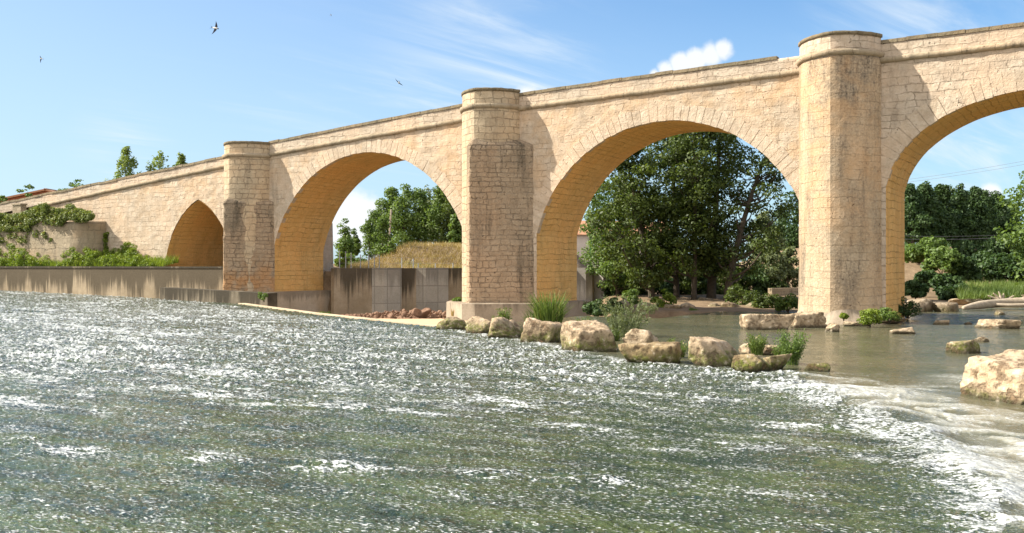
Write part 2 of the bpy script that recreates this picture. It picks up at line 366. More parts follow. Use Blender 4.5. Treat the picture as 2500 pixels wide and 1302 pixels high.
M_leaf_poplar = leafmat('poplar_leaves', (0.055, 0.105, 0.022), (0.21, 0.30, 0.075), 0.42)
M_leaf_light = leafmat('light_poplar_leaves', (0.10, 0.16, 0.035), (0.34, 0.42, 0.12), 0.45)
M_leaf_far = leafmat('far_poplar_leaves', (0.020, 0.048, 0.018), (0.095, 0.16, 0.045), 0.32)
M_leaf_willow = leafmat('willow_leaves', (0.075, 0.10, 0.045), (0.24, 0.28, 0.13), 0.35)
M_leaf_bright = leafmat('bright_undergrowth_leaves', (0.07, 0.13, 0.015), (0.30, 0.38, 0.05), 0.4, warm=(0.45, 0.40, 0.13))
M_leaf_ivy = leafmat('ivy_leaves', (0.055, 0.095, 0.018), (0.27, 0.31, 0.08), 0.35, warm=(0.40, 0.27, 0.12))
M_grass_dry = leafmat('dry_grass_blades', (0.26, 0.19, 0.085), (0.50, 0.37, 0.17), 0.3, warm=(0.16, 0.20, 0.05))
M_grass_green = leafmat('green_grass_blades', (0.06, 0.11, 0.02), (0.22, 0.29, 0.07), 0.35, warm=(0.42, 0.36, 0.18))

# ------------------------------------------------------------------ setting: weir plane and river outline
P1c = np.array([-3.0, 43.0]); NDc = np.array([0.952, 0.306]); KW = 0.0336
def weir_z(x, y):
    Xc, Yc = w2c(x, y); return -KW*((Xc-P1c[0])*NDc[0] + (Yc-P1c[1])*NDc[1])
def pix_on_weir(px, py):
    r = ray(px, py); lo, hi = 3.0, 140.0
    for _ in range(60):
        q = (lo+hi)/2; p = CAM + r*q
        if p[2] > weir_z(p[0], p[1]): lo = q
        else: hi = q
    return CAM + r*lo
WALL_A, WALL_B = (-51.25, -2.05), (-92.0, -5.5)                       # line of the concrete flood wall
KERB = [(-48.35, -3.55)] + [tuple(pix_on_weir(*p)[:2]) for p in ((760, 767), (860, 778), (960, 788), (1062, 799))]
# boundary between the fast apron and the pool below it
FOOT = [tuple(atz(px, py)[:2]) for px, py in ((1062, 800), (1120, 810), (1200, 822), (1300, 838), (1400, 857), (1520, 882), (1660, 893), (1820, 906), (1930, 914), (1965, 952), (2070, 988), (2200, 1045), (2300, 1120), (2450, 1245), (2580, 1370), (2800, 1700))]
def seg_dist(x, y, line):
    """distance to a polyline, with the sign of the side (left of travel = +)"""
    best = np.full(x.shape, 1e9); sg = np.zeros(x.shape); par = np.zeros(x.shape)
    for i in range(len(line)-1):
        ax, ay = line[i]; bx, by = line[i+1]; dx, dy = bx-ax, by-ay; L2 = dx*dx+dy*dy
        q = np.clip(((x-ax)*dx+(y-ay)*dy)/L2, 0, 1)
        d = np.hypot(x-(ax+q*dx), y-(ay+q*dy)); s = np.sign(dx*(y-ay)-dy*(x-ax))
        u = d < best-1e-9; best = np.where(u, d, best); sg = np.where(u, s, sg); par = np.where(u, i+q, par)
    return best*np.where(sg == 0, 1, sg), par

# ------------------------------------------------------------------ the bridge
PIERS = [-51.0, -31.05, -11.05, 8.9]
PW, PP = 3.9, 1.85              # width and projection of the cutwaters
THK = 5.0
def arch_circ(c, half, crown, r):
    def f(x):
        h = abs(x-c)
        return crown - (r - math.sqrt(max(r*r-h*h, 0))) if h <= half+1e-6 else None
    return dict(c=c, half=half, f=f)
def arch_prof(c, prof):
    hs = [p[0] for p in prof]; zs = [p[1] for p in prof]
    def f(x):
        h = abs(x-c)
        return float(np.interp(h, hs, zs)) if h <= hs[-1]+1e-6 else None
    return dict(c=c, half=hs[-1], f=f)
hh = np.linspace(0, 6.9, 30)
prof3 = [(h, 10.56 - 4.6*(1-math.sqrt(max(0, 1-(h/6.95)**2.15)))) for h in hh]
ARCH = [arch_prof(-56.15, [(0, 7.50), (0.35, 7.36), (0.8, 7.12), (1.3, 6.78), (1.85, 6.28), (2.4, 5.65), (2.85, 4.95), (3.2, 4.2), (3.45, 3.4), (3.6, 2.6)]),
        arch_circ(-40.7, 8.0, 10.02, 8.25), arch_circ(-20.2, 7.75, 10.47, 8.05), arch_prof(-2.0, prof3)]
ZB = -1.3
TOPX = [-95, -80.7, -67, -59.9, -53.2, -49.1, -40.3, -33.1, -28.8, -20.6, -13, -9.1, -3.1, 30]
COPZ = [6.9, 8.15, 9.35, 10.01, 10.62, 11.28, 11.98, 12.50, 12.80, 13.08, 13.30, 13.46, 13.55, 13.4]
CORB = [5.9, 6.95, 8.33, 9.05, 9.68, 10.22, 10.85, 11.35, 11.74, 11.98, 12.18, 12.34, 12.43, 12.3]
def zcop(x): return float(np.interp(x, TOPX, COPZ))
def zcor(x): return float(np.interp(x, TOPX, CORB))
bridge = thing('stone_bridge', (-30, 2.5, -1.3), 'long medieval arch bridge of ochre limestone crossing the river', 'bridge')
SPANS = [(-95.0, PIERS[0]), (PIERS[0], PIERS[1]), (PIERS[1], PIERS[2]), (PIERS[2], 24.0)]
for si, (xa, xb) in enumerate(SPANS):
    A = ARCH[si]
    # spandrel: front sheet, gently uneven, its lower edge following the arch
    xs = sorted(set([round(q, 3) for q in np.arange(xa, xb, 0.28)] + [xb] + [A['c']-A['half'], A['c']+A['half']] + list(np.linspace(A['c']-A['half'], A['c']+A['half'], 61))))
    nz = 42
    # a doubled column at each jamb keeps the opening's upright edge crisp
    cols = []
    for x in xs:
        f = A['f'](x)
        if abs(abs(x-A['c'])-A['half']) < 1e-6: cols += ([(x, ZB), (x, f+0.06)] if x < A['c'] else [(x, f+0.06), (x, ZB)])
        else: cols.append((x, f+0.06 if f is not None else ZB))
    V = np.array([(x, 0, zb+(zcor(x)+0.05-zb)*k/nz) for x, zb in cols for k in range(nz+1)], float)
    V[:,1] = 0.03*fbm(V[:,0]*0.7, V[:,2]*0.9, 0, 5, 3) + 0.022*fbm(V[:,0]*3, V[:,2]*3.4, 0, 6, 2)
    F = grid_faces(len(cols), nz+1)
    F = F[np.abs(V[F[:,0],0]-V[F[:,2],0]) > 1e-6]
    B = V.copy(); B[:,1] = THK - 0.01
    VV = np.vstack([V, B]); FF = np.vstack([F, F[:, ::-1]+len(V)])
    mk('spandrel_wall', VV, FF, M_wall if si < 3 else M_wall_pale, bridge, uv=VV[:, [0, 2]])
    # vault
    n = 90
    hs = [A['c'] - A['half']*math.cos(math.pi*k/n) for k in range(n+1)]
    pts = [(A['c']-A['half'], ZB)] + [(A['c']-A['half'], ZB+(A['f'](hs[0])-ZB)*k/8) for k in range(1, 8)] + [(x, A['f'](min(max(x, A['c']-A['half']+1e-6), A['c']+A['half']-1e-6))) for x in hs]
    pts += [(A['c']+A['half'], ZB+(A['f'](hs[0])-ZB)*(7-k)/8) for k in range(0, 8)]
    arc = [0]
    for p, q in zip(pts, pts[1:]): arc.append(arc[-1]+math.hypot(q[0]-p[0], q[1]-p[1]))
    ny = 26; V = []; UV = []; VD = THK if si else 8.5
    for (x, z), s in zip(pts, arc):
        for k in range(ny+1):
            y = -0.004 + (VD+0.004)*k/ny
            V.append((x, y, z)); UV.append((y, s))
    V = np.array(V); dn = 0.022*fbm(V[:,0]*1.4+V[:,1], V[:,2]*1.4, V[:,1]*1.3, 8, 3)
    cx = V[:,0]-A['c']; cz = V[:,2]-(A['f'](A['c'])-A['half']); L = np.hypot(cx, np.maximum(cz, 0))+1e-6
    mfix = (np.arange(len(V)) % (ny+1) > 0)
    V[:,0] += dn*mfix*cx/L; V[:,2] += dn*mfix*np.maximum(cz, 0)/L
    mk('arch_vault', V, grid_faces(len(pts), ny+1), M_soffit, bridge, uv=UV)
    # ring of cut voussoirs
    if si != 0:
        rng = random.Random(40+si); mb = MB(); rd = 0.95 if si == 3 else 0.85
        up = [(x, z) for x, z in pts if z >= A['f'](hs[0])-1e-6]
        cum = [0]
        for p, q in zip(up, up[1:]): cum.append(cum[-1]+math.hypot(q[0]-p[0], q[1]-p[1]))
        tot = cum[-1]; s = 0
        def at(s):
            return np.array([np.interp(s, cum, [p[0] for p in up]), np.interp(s, cum, [p[1] for p in up])])
        while s < tot-0.05:
            w = rng.uniform(0.34, 0.50); e = min(s+w, tot)
            if tot-e < 0.2: e = tot
            g = 0.013
            q = []
            for ss_ in (s+g, e-g):
                p = at(ss_); d = at(min(ss_+0.05, tot))-at(max(ss_-0.05, 0)); d /= np.linalg.norm(d); nrm = np.array([-d[1], d[0]])
                if nrm[1] < 0 or (abs(nrm[1]) < 0.3 and nrm[0]*(p[0]-A['c']) < 0): nrm = -nrm
                if nrm.dot(p-np.array([A['c'], p[1]-2])) < 0: nrm = -nrm
                q.append((p, nrm))
            rr = rd*rng.uniform(0.9, 1.06); yo = -rng.uniform(0.010, 0.026); ji = rng.uniform(-0.02, 0.015)
            P = []
            for y in (yo, 0.3):
                P += [(q[0][0]+q[0][1]*ji, y), (q[1][0]+q[1][1]*ji, y), (q[1][0]+q[1][1]*rr, y), (q[0][0]+q[0][1]*rr, y)]
            o = len(mb.v); u0 = rng.uniform(0, 500)
            for (p, y) in P: mb.v.append((p[0], y, p[1])); mb.uv.append((p[0]+u0, p[1]))
            for f in ((0,1,2,3), (7,6,5,4), (0,4,5,1), (1,5,6,2), (2,6,7,3), (3,7,4,0)): mb.f.append(tuple(i+o for i in f))
            s = e
        mkb('arch_ring', mb, M_ring, bridge)
    # string course, parapet and coping along the span
    off = PW/2 - 0.1
    x0 = xa if si == 0 else xa+off; x1 = xb - off if si < 3 else xb
    if si == 0: x0 = -74.5
    xs = np.arange(x0, x1+0.2, 0.4); xs[-1] = x1
    prof = [(-0.02, 0.0), (-0.10, 0.03), (-0.15, 0.12), (-0.15, 0.24), (-0.04, 0.29), (0.06, 0.30)]
    V = []; UV = []; rng = np.random.RandomState(si)
    for x in xs:
        j = rng.uniform(-0.018, 0.018)
        for (y, z) in prof: V.append((x, y+j*0.6, zcor(x)+z+j)); UV.append((x, z))
    mk('string_course', V, grid_faces(len(xs), len(prof)), M_course, bridge, uv=UV)
    if si == 0: x0 = -95; xs = np.arange(x0, x1+0.2, 0.4); xs[-1] = x1
    V = []; UV = []
    for x in xs:
        zb, zt = zcor(x)+0.29, zcop(x)-0.16
        for k in range(7): V.append((x, 0.03+0.012*vnoise(x*2, k*1.7, 0, 3), zb+(zt-zb)*k/6)); UV.append((x, zb+(zt-zb)*k/6))
        V.append((x, 0.42, zt)); UV.append((x, zt+0.4)); V.append((x, 0.42, zb-0.2)); UV.append((x, zt+1.2))
    mk('parapet', V, grid_faces(len(xs), 9), M_wall_pale, bridge, uv=UV)
    mb = MB(); rng = random.Random(7+si); x = x0
    xe = x1 if si != 2 else -14.1
    while x < xe-0.05:
        e = min(x+rng.uniform(0.8, 1.5), xe); dz = rng.uniform(-0.02, 0.02) if si else rng.uniform(-0.05, 0.03); yy = rng.uniform(-0.035, -0.005)
        a, b = zcop(x)+dz, zcop(e)+dz+rng.uniform(-0.01, 0.01)
        mb.hexa([(x, yy, a-0.17), (e-0.012, yy, b-0.17), (e-0.012, 0.47, b-0.17), (x, 0.47, a-0.17), (x, yy+0.02, a), (e-0.012, yy+0.02, b), (e-0.012, 0.45, b), (x, 0.45, a)])
        x = e
    mkb('coping', mb, M_coping, bridge)
    # far parapet and roadway
    mb = MB(); n = 24
    for k in range(n):
        a, b = xa+(xb-xa)*k/n, xa+(xb-xa)*(k+1)/n
        mb.hexa([(a, THK-0.42, zcor(a)), (b, THK-0.42, zcor(b)), (b, THK, zcor(b)), (a, THK, zcor(a)), (a, THK-0.42, zcop(a)), (b, THK-0.42, zcop(b)), (b, THK, zcop(b)), (a, THK, zcop(a))])
    mkb('far_parapet', mb, M_wall_pale, bridge)
    mb = MB()
    for k in range(n):
        a, b = xa+(xb-xa)*k/n, xa+(xb-xa)*(k+1)/n
        mb.add([(a, 0.3, zcor(a)+0.12), (b, 0.3, zcor(b)+0.12), (b, THK-0.3, zcor(b)+0.12), (a, THK-0.3, zcor(a)+0.12)], [(0,1,2,3)])
    mkb('roadway', mb, M_conc_plain, bridge)

def ogive(w, p, bulge=0.36, n=14):
    """plan of a pointed cutwater, from its left root round the arris to its right root (y negative = towards the river)"""
    L = []
    for k in range(n+1):
        q = k/n; a = np.array([-w/2, 0.0]); b = np.array([0.0, -p]); nn = np.array([-p, -w/2]); nn /= np.linalg.norm(nn)
        L.append(a+(b-a)*q + nn*bulge*4*q*(1-q))
    Rr = [np.array([-v[0], v[1]]) for v in L[::-1]]
    return L, Rr
def plan_pts(w, p, bulge, n=14):
    L, Rr = ogive(w, p, bulge, n); return [tuple(v) for v in L] + [tuple(v) for v in Rr[1:]]
def wall_of_plan(cx, plan, zs, scale_of=None, seed=0, amp=0.015, y0=0.02, lid=False):
    V = []; UV = []; P = np.array(plan); s = np.concatenate([[0], np.cumsum(np.hypot(*np.diff(P, axis=0).T))])
    for z in zs:
        k = scale_of(z) if scale_of else 0.0
        nrm = P/np.maximum(np.hypot(P[:,0], P[:,1]), 1e-6)[:,None]
        Q = P + nrm*k
        j = amp*fbm(s*1.7+seed, np.full(len(s), z*1.9), 0, seed, 3)
        Q = Q + nrm*j[:,None]
        for (a, b), ss_ in zip(Q, s): V.append((cx+a, b+y0, z)); UV.append((ss_+seed*3.7, z))
    F = [tuple(f) for f in grid_faces(len(zs), len(plan))]
    if lid: F.append(tuple((len(zs)-1)*len(plan)+k for k in range(len(plan))))
    return V, F, UV
PINFO = [dict(top=11.23, cor=10.12, skirt=(7.1, 7.35), base=0.4), dict(top=12.97, cor=11.78, skirt=(9.72, 10.15), base=0.4), dict(top=13.74, cor=12.6, skirt=None, base=-0.6), dict(top=13.7, cor=12.6, skirt=None, base=-0.6)]
for pi, (cx, I) in enumerate(zip(PIERS, PINFO)):
    pl = plan_pts(PW, PP, 0.36)
    zs = np.arange(ZB, I['cor']+0.01, 0.3); zs = np.append(zs[zs < I['cor']-0.1], I['cor'])
    V, F, UV = wall_of_plan(cx, pl, zs, (lambda z: 0.0) if pi < 2 else (lambda z: max(0, (3.0-z))*0.02), seed=pi+1)
    pier = mk('pier', V, F, M_turret if pi < 2 else M_pier, bridge, uv=UV)
    # moulded course under the turret parapet
    pr = [(0.0, 0.0), (0.10, 0.05), (0.14, 0.14), (0.14, 0.25), (0.02, 0.30), (-0.1, 0.31)]
    V = []; UV = []; P = np.array(plan_pts(PW, PP, 0.36)); nn = P/np.hypot(P[:,0], P[:,1])[:,None]
    for (o_, z_) in pr:
        for q, (a, b) in enumerate(P+nn*o_): V.append((cx+a, b+0.02, I['cor']+z_)); UV.append((q*0.15, z_))
    mk('pier_moulding', V, grid_faces(len(pr), len(P)), M_course, pier, uv=UV)
    pl2 = plan_pts(PW-0.06, PP-0.03, 0.36)
    zs = np.linspace(I['cor']+0.3, I['top']-0.16, 5)
    V, F, UV = wall_of_plan(cx, pl2, zs, seed=pi+11, lid=True)
    mk('pier_parapet', V, F, M_turret if pi < 2 else M_wall_pale, pier, uv=UV)
    V = []; P = np.array(plan_pts(PW+0.02, PP+0.02, 0.36)); n = len(P); UV = []; rng = np.random.RandomState(pi)
    nn = P/np.hypot(P[:,0], P[:,1])[:,None]
    for (o_, z_) in ((-0.03, -0.17), (0.03, -0.16), (0.035, -0.02), (0.0, 0.0), (-0.55, 0.0), (-0.55, -0.17)):
        for q, (a, b) in enumerate(P+nn*o_): V.append((cx+a, b+0.02, I['top']+z_+rng.uniform(-0.012, 0.012))); UV.append((q*0.15, z_))
    mk('pier_coping', V, grid_faces(6, n), M_coping, pier, uv=UV)
    if I['skirt']:
        # lower, wider triangular buttress with a sloping top
        zl, zh = I['skirt']; rx = (2.45, 2.42) if pi == 0 else (2.0, 2.9)
        pj = 2.32
        pts = []
        for k in range(15): q = k/14; pts.append((-rx[0]*(1-q), -pj*q - (0.05 if k < 14 else 0)))
        for k in range(1, 21): q = k/20; pts.append((rx[1]*q, -pj*(1-q)))
        pts[0] = (pts[0][0], 0.0); P = np.array(pts)
        s = np.concatenate([[0], np.cumsum(np.hypot(*np.diff(P, axis=0).T))])
        zs = np.linspace(ZB, zl, 46); V = []; UV = []
        for z in zs:
            chip = 0.07*fbm(np.full(len(P), z*3.0), s*0.6, 0, 77+pi, 3)
            edge = np.exp(-(np.arange(len(P))-14.0)**2/2.0)
            j = 0.03*fbm(s*1.5, np.full(len(P), z*1.7), 0, 50+pi, 3) + chip*edge
            nn = np.array([(-0.15 if q < 14 else (0.0 if q == 14 else 0.6), -1.0) for q in range(len(P))])
            Q = P + nn*j[:,None] + np.array([0, -1.0])*max(0, (zl-z)*0.006)
            for (a, b), ss_ in zip(Q, s): V.append((cx+a, b+0.03, z)); UV.append((ss_+pi*5.3, z))
        # weathered top slope back to the pier above
        for q, (a, b) in enumerate(P): V.append((cx+a*0.62, b*0.62+0.03, zh + 0.35*(1-abs(a)/3))); UV.append((s[q]+pi*5.3, zl+0.9))
        mk('pier_buttress', V, grid_faces(len(zs)+1, len(P)), M_skirt_a if pi == 0 else M_skirt_b, pier, uv=UV)
    if pi == 1: # concrete footing
        mb = MB(); zt = 0.62
        for (P, z0, z1) in (([(-34.2, 0.2), (-33.45, -1.2), (-31.0, -3.15), (-30.2, -3.05), (-27.35, -0.75), (-27.2, 5.3), (-34.2, 5.3)], -1.2, zt),):
            n = len(P); V = [(a, b, z0) for a, b in P] + [(a, b, z1-0.03) for a, b in P] + [(a+(0.03 if a < -31 else -0.03), b+0.03, z1) for a, b in P]
            F = [(k, (k+1) % n, n+(k+1) % n, n+k) for k in range(n)] + [(n+k, n+(k+1) % n, 2*n+(k+1) % n, 2*n+k) for k in range(n)] + [tuple(2*n+k for k in range(n))]
            mb.add(V, F)
        mkb('pier_footing', mb, M_conc_plain, pier)
    if pi == 0: # plinth below the jamb
        mb = MB(); P = [(-54.0, 0.3), (-53.6, -2.0), (-51.2, -3.1), (-50.6, -3.1), (-48.25, -0.9), (-48.2, 5.3), (-54, 5.3)]; n = len(P)
        V = [(a, b, -1.3) for a, b in P] + [(a, b, 0.92) for a, b in P] + [(a*0.999-0.05, b*0.97, 0.98) for a, b in P]
        mb.add(V, [(k, (k+1) % n, n+(k+1) % n, n+k) for k in range(n)] + [(n+k, n+(k+1) % n, 2*n+(k+1) % n, 2*n+k) for k in range(n)] + [tuple(2*n+k for k in range(n))])
        mkb('pier_footing', mb, M_plinth, pier)
        mb = MB(); a = aty(821, 545, 6.6)
        mb.hexa([(-53.5, 5.02, ZB), (-48.75, 5.02, ZB), (-49.3, 6.9, ZB), (-53.5, 6.9, ZB), (-53.5, 5.02, a[2]+0.8), (-48.9, 5.02, a[2]+0.9), (-49.4, 6.8, a[2]), (-53.5, 6.8, a[2])])
        mkb('rear_buttress', mb, M_wall, pier)
    if pi == 2: # battered stone foot
        pl = plan_pts(PW, PP, 0.36); zs = np.linspace(-0.7, 0.75, 9)
        V, F, UV = wall_of_plan(cx+0.05, pl, zs, lambda z: 0.0 + 0.5*(1-sstep(z, -0.3, 0.75)), seed=9, amp=0.08)
        mk('pier_footing', V, F, M_conc_plain, pier, uv=UV, smooth=True)

# ------------------------------------------------------------------ ground
M_soil = plain('river_soil', (0.13, 0.09, 0.05), (0.27, 0.19, 0.115), 1.2, 0.95, 0.6, 0.08)
def make_ground():
    nr, nc = 620, 300
    Yr = 3.0*np.exp(np.linspace(0, math.log(1500/3.0), nr)); th = np.linspace(-1.3, 1.38, nc)
    Yg = np.repeat(Yr[:,None], nc, 1); Xg = Yg*np.tan(th)[None,:]
    x, y = c2w(Xg, Yg)
    z = np.full(x.shape, -1.4)
    dep = Yg
    # dry floor between the kerb and the far wall
    kd, _ = seg_dist(x, y, KERB)
    dry = (sstep(kd, 0.0, 0.6))*(x > -49)*(1-sstep(x, -27.5, -23.5))
    z = np.where(dry > 0, z*(1-dry)+dry*(np.clip(-0.12-0.05*np.maximum(0, y+12), -1.0, 0)+0.05*fbm(x, y, 0, 3)), z)
    # terrace behind the flood wall
    yw = WALL_A[1] + (x-WALL_A[0])*(WALL_B[1]-WALL_A[1])/(WALL_B[0]-WALL_A[0])
    tw = sstep(y-yw, 0.3, 1.2)*sstep(-x, 51.3, 52.0)
    up = 2.45 + sstep(-x, 60, 74)*0.95*sstep(y-yw, 0.3, 3.2) + 1.2*sstep(-x, 76, 90)*sstep(y-yw, 0.3, 4)
    z = z*(1-tw) + tw*(up + 0.06*fbm(x*0.8, y*0.8, 0, 4))
    # beyond the far concrete wall: terrace, dry hill
    Yw = 78.35 + 0.657*Xg
    fw = sstep(Yg-Yw, 0.4, 1.3)*(1-sstep(Xg, 9.5, 12))*(y > 5.2)
    hill = 2.45 + 1.75*sstep(Yg-Yw, 1.0, 14)*sstep(Xg, -13.5, -8.5) + 0.35*sstep(Yg-Yw, 4, 22) + 0.35*fbm(x*0.3, y*0.3, 0, 9)
    z = z*(1-fw)+fw*hill
    # wooded bank behind the middle arch and the bluff on the right
    sh = 57.0 + np.where(Xg > 20, np.minimum((Xg-20)*0.55, 9), 0)
    bw_ = sstep(Yg-sh, -1.5, 1.5)*sstep(Xg, 5.5, 8.5)
    bz = 0.05 + 0.012*np.maximum(0, Yg-sh) + 0.12*fbm(x*0.5, y*0.5, 0, 12) + 2.0*sstep(Yg, 86, 100)*(1-sstep(Xg, 22, 30)) + 4.2*sstep(Yg, 84, 98)*sstep(Xg, 26, 33)
    z = z*(1-bw_)+bw_*bz
    far = sstep(Yg, 110, 150); z = z*(1-far) + far*(3.0 + 0.6*fbm(x*0.02, y*0.02, 0, 2))
    V = np.stack([x, y, z], -1).reshape(-1, 3)
    o = mk('ground', V, grid_faces(nr, nc), M_soil, origin=(0, 0, 0), smooth=True); tag(o, kind='structure')
    return o
make_ground()
mb = MB(); mb.box(-1500, 1500, -1500, 1500, -2.2, -2.0)
tag(mkb('lower_ground', mb, M_soil), kind='structure')

# ------------------------------------------------------------------ river
def water_mat():
    m, t = new_mat('river_water')
    pos = t.n.new('ShaderNodeNewGeometry').outputs['Position']
    X, Y, Z = t.sep(pos)[0:3]
    a1 = t.n.new('ShaderNodeAttribute'); a1.attribute_name = 'foam'; foam = a1.outputs['Fac']
    a2 = t.n.new('ShaderNodeAttribute'); a2.attribute_name = 'pool'; pool = a2.outputs['Fac']
    a3 = t.n.new('ShaderNodeAttribute'); a3.attribute_name = 'crest'; crest = a3.outputs['Fac']
    ang = math.radians(11)      # direction in which the sheet streaks
    ca, sa = math.cos(ang), math.sin(ang)
    s = t.m('ADD', t.m('MULTIPLY', X, ca), t.m('MULTIPLY', Y, sa)); q = t.m('SUBTRACT', t.m('MULTIPLY', Y, ca), t.m('MULTIPLY', X, sa))
    P = lambda a, b, o=0.0: t.xyz(t.m('MULTIPLY', s, a), t.m('MULTIPLY', q, b), o)
    a4 = t.n.new('ShaderNodeAttribute'); a4.attribute_name = 'chop'; chop = a4.outputs['Fac']
    f1 = t.noise(P(6.5, 13), 1.0, 3, 0.62, dist=0.5)
    f2 = t.noise(P(17, 30, 5.0), 1.0, 2, 0.6, dist=0.3)
    mid = t.noise(P(0.9, 2.2, 2.0), 1.0, 4, 0.65)
    lrg = t.noise(P(0.13, 0.35, 7.0), 1.0, 3, 0.5)
    dens = t.m('ADD', foam, t.m('MULTIPLY', t.m('SUBTRACT', mid, 0.5), 0.9))
    dens = t.m('ADD', dens, t.m('MULTIPLY', t.m('SUBTRACT', lrg, 0.5), 0.5))
    dens = t.m('ADD', dens, t.m('MULTIPLY', crest, t.ss(t.m('ADD', mid, t.m('MULTIPLY', t.m('SUBTRACT', f1, 0.5), 0.8)), 0.34, 0.66, 0.05, 1.15)))
    dens = t.m('ADD', dens, t.m('MULTIPLY', chop, 0.75))
    n = t.m('ADD', t.m('MULTIPLY', f1, 0.5), t.m('MULTIPLY', f2, 0.5))
    strk = t.noise(P(0.45, 5.5, 21.0), 1.0, 3, 0.6, dist=0.4)
    dens = t.m('ADD', dens, t.m('MULTIPLY', t.m('SUBTRACT', strk, 0.5), 0.9))
    th = t.m('SUBTRACT', 0.675, t.m('MULTIPLY', dens, 0.24))
    churn = t.m('MULTIPLY', t.ss(foam, 0.1, 0.9), pool)
    k = t.ss(t.m('SUBTRACT', n, th), t.m('SUBTRACT', -0.03, t.m('MULTIPLY', pool, 0.10)), t.m('ADD', 0.06, t.m('MULTIPLY', pool, 0.12)))
    spk = t.ss(t.m('ADD', t.noise(P(15, 32, 9.0), 1.0, 1, 0.5), t.m('ADD', t.m('MULTIPLY', mid, 0.34), t.m('MULTIPLY', strk, 0.22))), 0.86, 0.99)   # single white flecks: sun glints on the crests put into the colour
    wisp = t.noise(P(1.5, 3.0, 15.0), 1.0, 6, 0.68, dist=1.6)
    k = t.m('MULTIPLY', k, t.m('SUBTRACT', 1.0, t.m('MULTIPLY', pool, t.ss(wisp, 0.60, 0.42, 0.0, 0.75))))
    k = t.m('MAXIMUM', k, t.m('MULTIPLY', t.m('MULTIPLY', spk, t.m('SUBTRACT', 1.0, pool)), 0.9))
    # water body: weed-green shallow sheet, murkier pool
    weed = t.noise(P(0.6, 1.3, 11.0), 1.0, 5, 0.65)
    shal = t.mix(t.ss(weed, 0.36, 0.66), (0.026, 0.042, 0.026), (0.068, 0.090, 0.032))
    body = t.mix(pool, shal, t.mix(t.ss(lrg, 0.3, 0.7), (0.075, 0.078, 0.045), (0.115, 0.105, 0.058)))
    body = t.mix(t.m('MULTIPLY', churn, 0.7), body, (0.36, 0.345, 0.27))
    base = t.mix(t.m('MULTIPLY', k, t.ss(f2, 0.25, 0.7, 0.6, 1.0)), body, (0.66, 0.68, 0.67))
    w1 = t.noise(P(2.6, 5.2, 1.0), 1.0, 4, 0.6); w2 = t.noise(P(11, 22, 3.0), 1.0, 3, 0.6)
    calm = t.m('SUBTRACT', 1.0, t.m('MULTIPLY', pool, 0.72))
    h = t.m('MULTIPLY', t.m('ADD', t.m('MULTIPLY', w1, 1.0), t.m('MULTIPLY', w2, 0.38)), calm)
    h = t.m('ADD', h, t.m('MULTIPLY', k, 0.12))
    nrm = t.bump(h, 1.0, 0.15)
    finish(t, base, t.m('ADD', t.m('MULTIPLY', k, 0.55), 0.07), nrm, t.m('SUBTRACT', 0.38, t.m('MULTIPLY', k, 0.3)), {'IOR': 1.33})
    return m
M_water = water_mat()
CREST = [((470, 952), (700, 985), (1060, 1004), 0.9), ((0, 966), (130, 985), (260, 1000), 0.5), ((490, 1108), (690, 1128), (1090, 1150), 1.0), ((1130, 1150), (1330, 1160), (1560, 1182), 1.0),
         ((0, 1080), (110, 1072), (280, 1115), 0.8), ((1080, 975), (1180, 978), (1330, 1002), 0.6), ((1290, 1030), (1400, 1035), (1540, 1062), 0.6), ((1840, 1030), (1960, 1040), (2100, 1062), 0.8),
         ((1980, 1052), (2100, 1058), (2190, 1072), 0.7), ((150, 870), (420, 900), (640, 912), 0.6), ((880, 1185), (1000, 1195), (1200, 1210), 0.4), ((1700, 1090), (1900, 1085), (2120, 1125), 0.5),
         ((1600, 1180), (1800, 1195), (2050, 1210), 0.5), ((2150, 1165), (2250, 1172), (2330, 1190), 0.4), ((30, 780), (330, 812), (640, 826), 0.5), ((640, 840), (900, 862), (1150, 880), 0.4),
         ((1100, 900), (1300, 905), (1500, 925), 0.4), ((1500, 960), (1680, 968), (1850, 985), 0.45), ((100, 1235), (260, 1245), (420, 1262), 0.5), ((1880, 1175), (2000, 1190), (2120, 1200), 0.35), ((380, 1030), (560, 1036), (740, 1052), 0.3)]
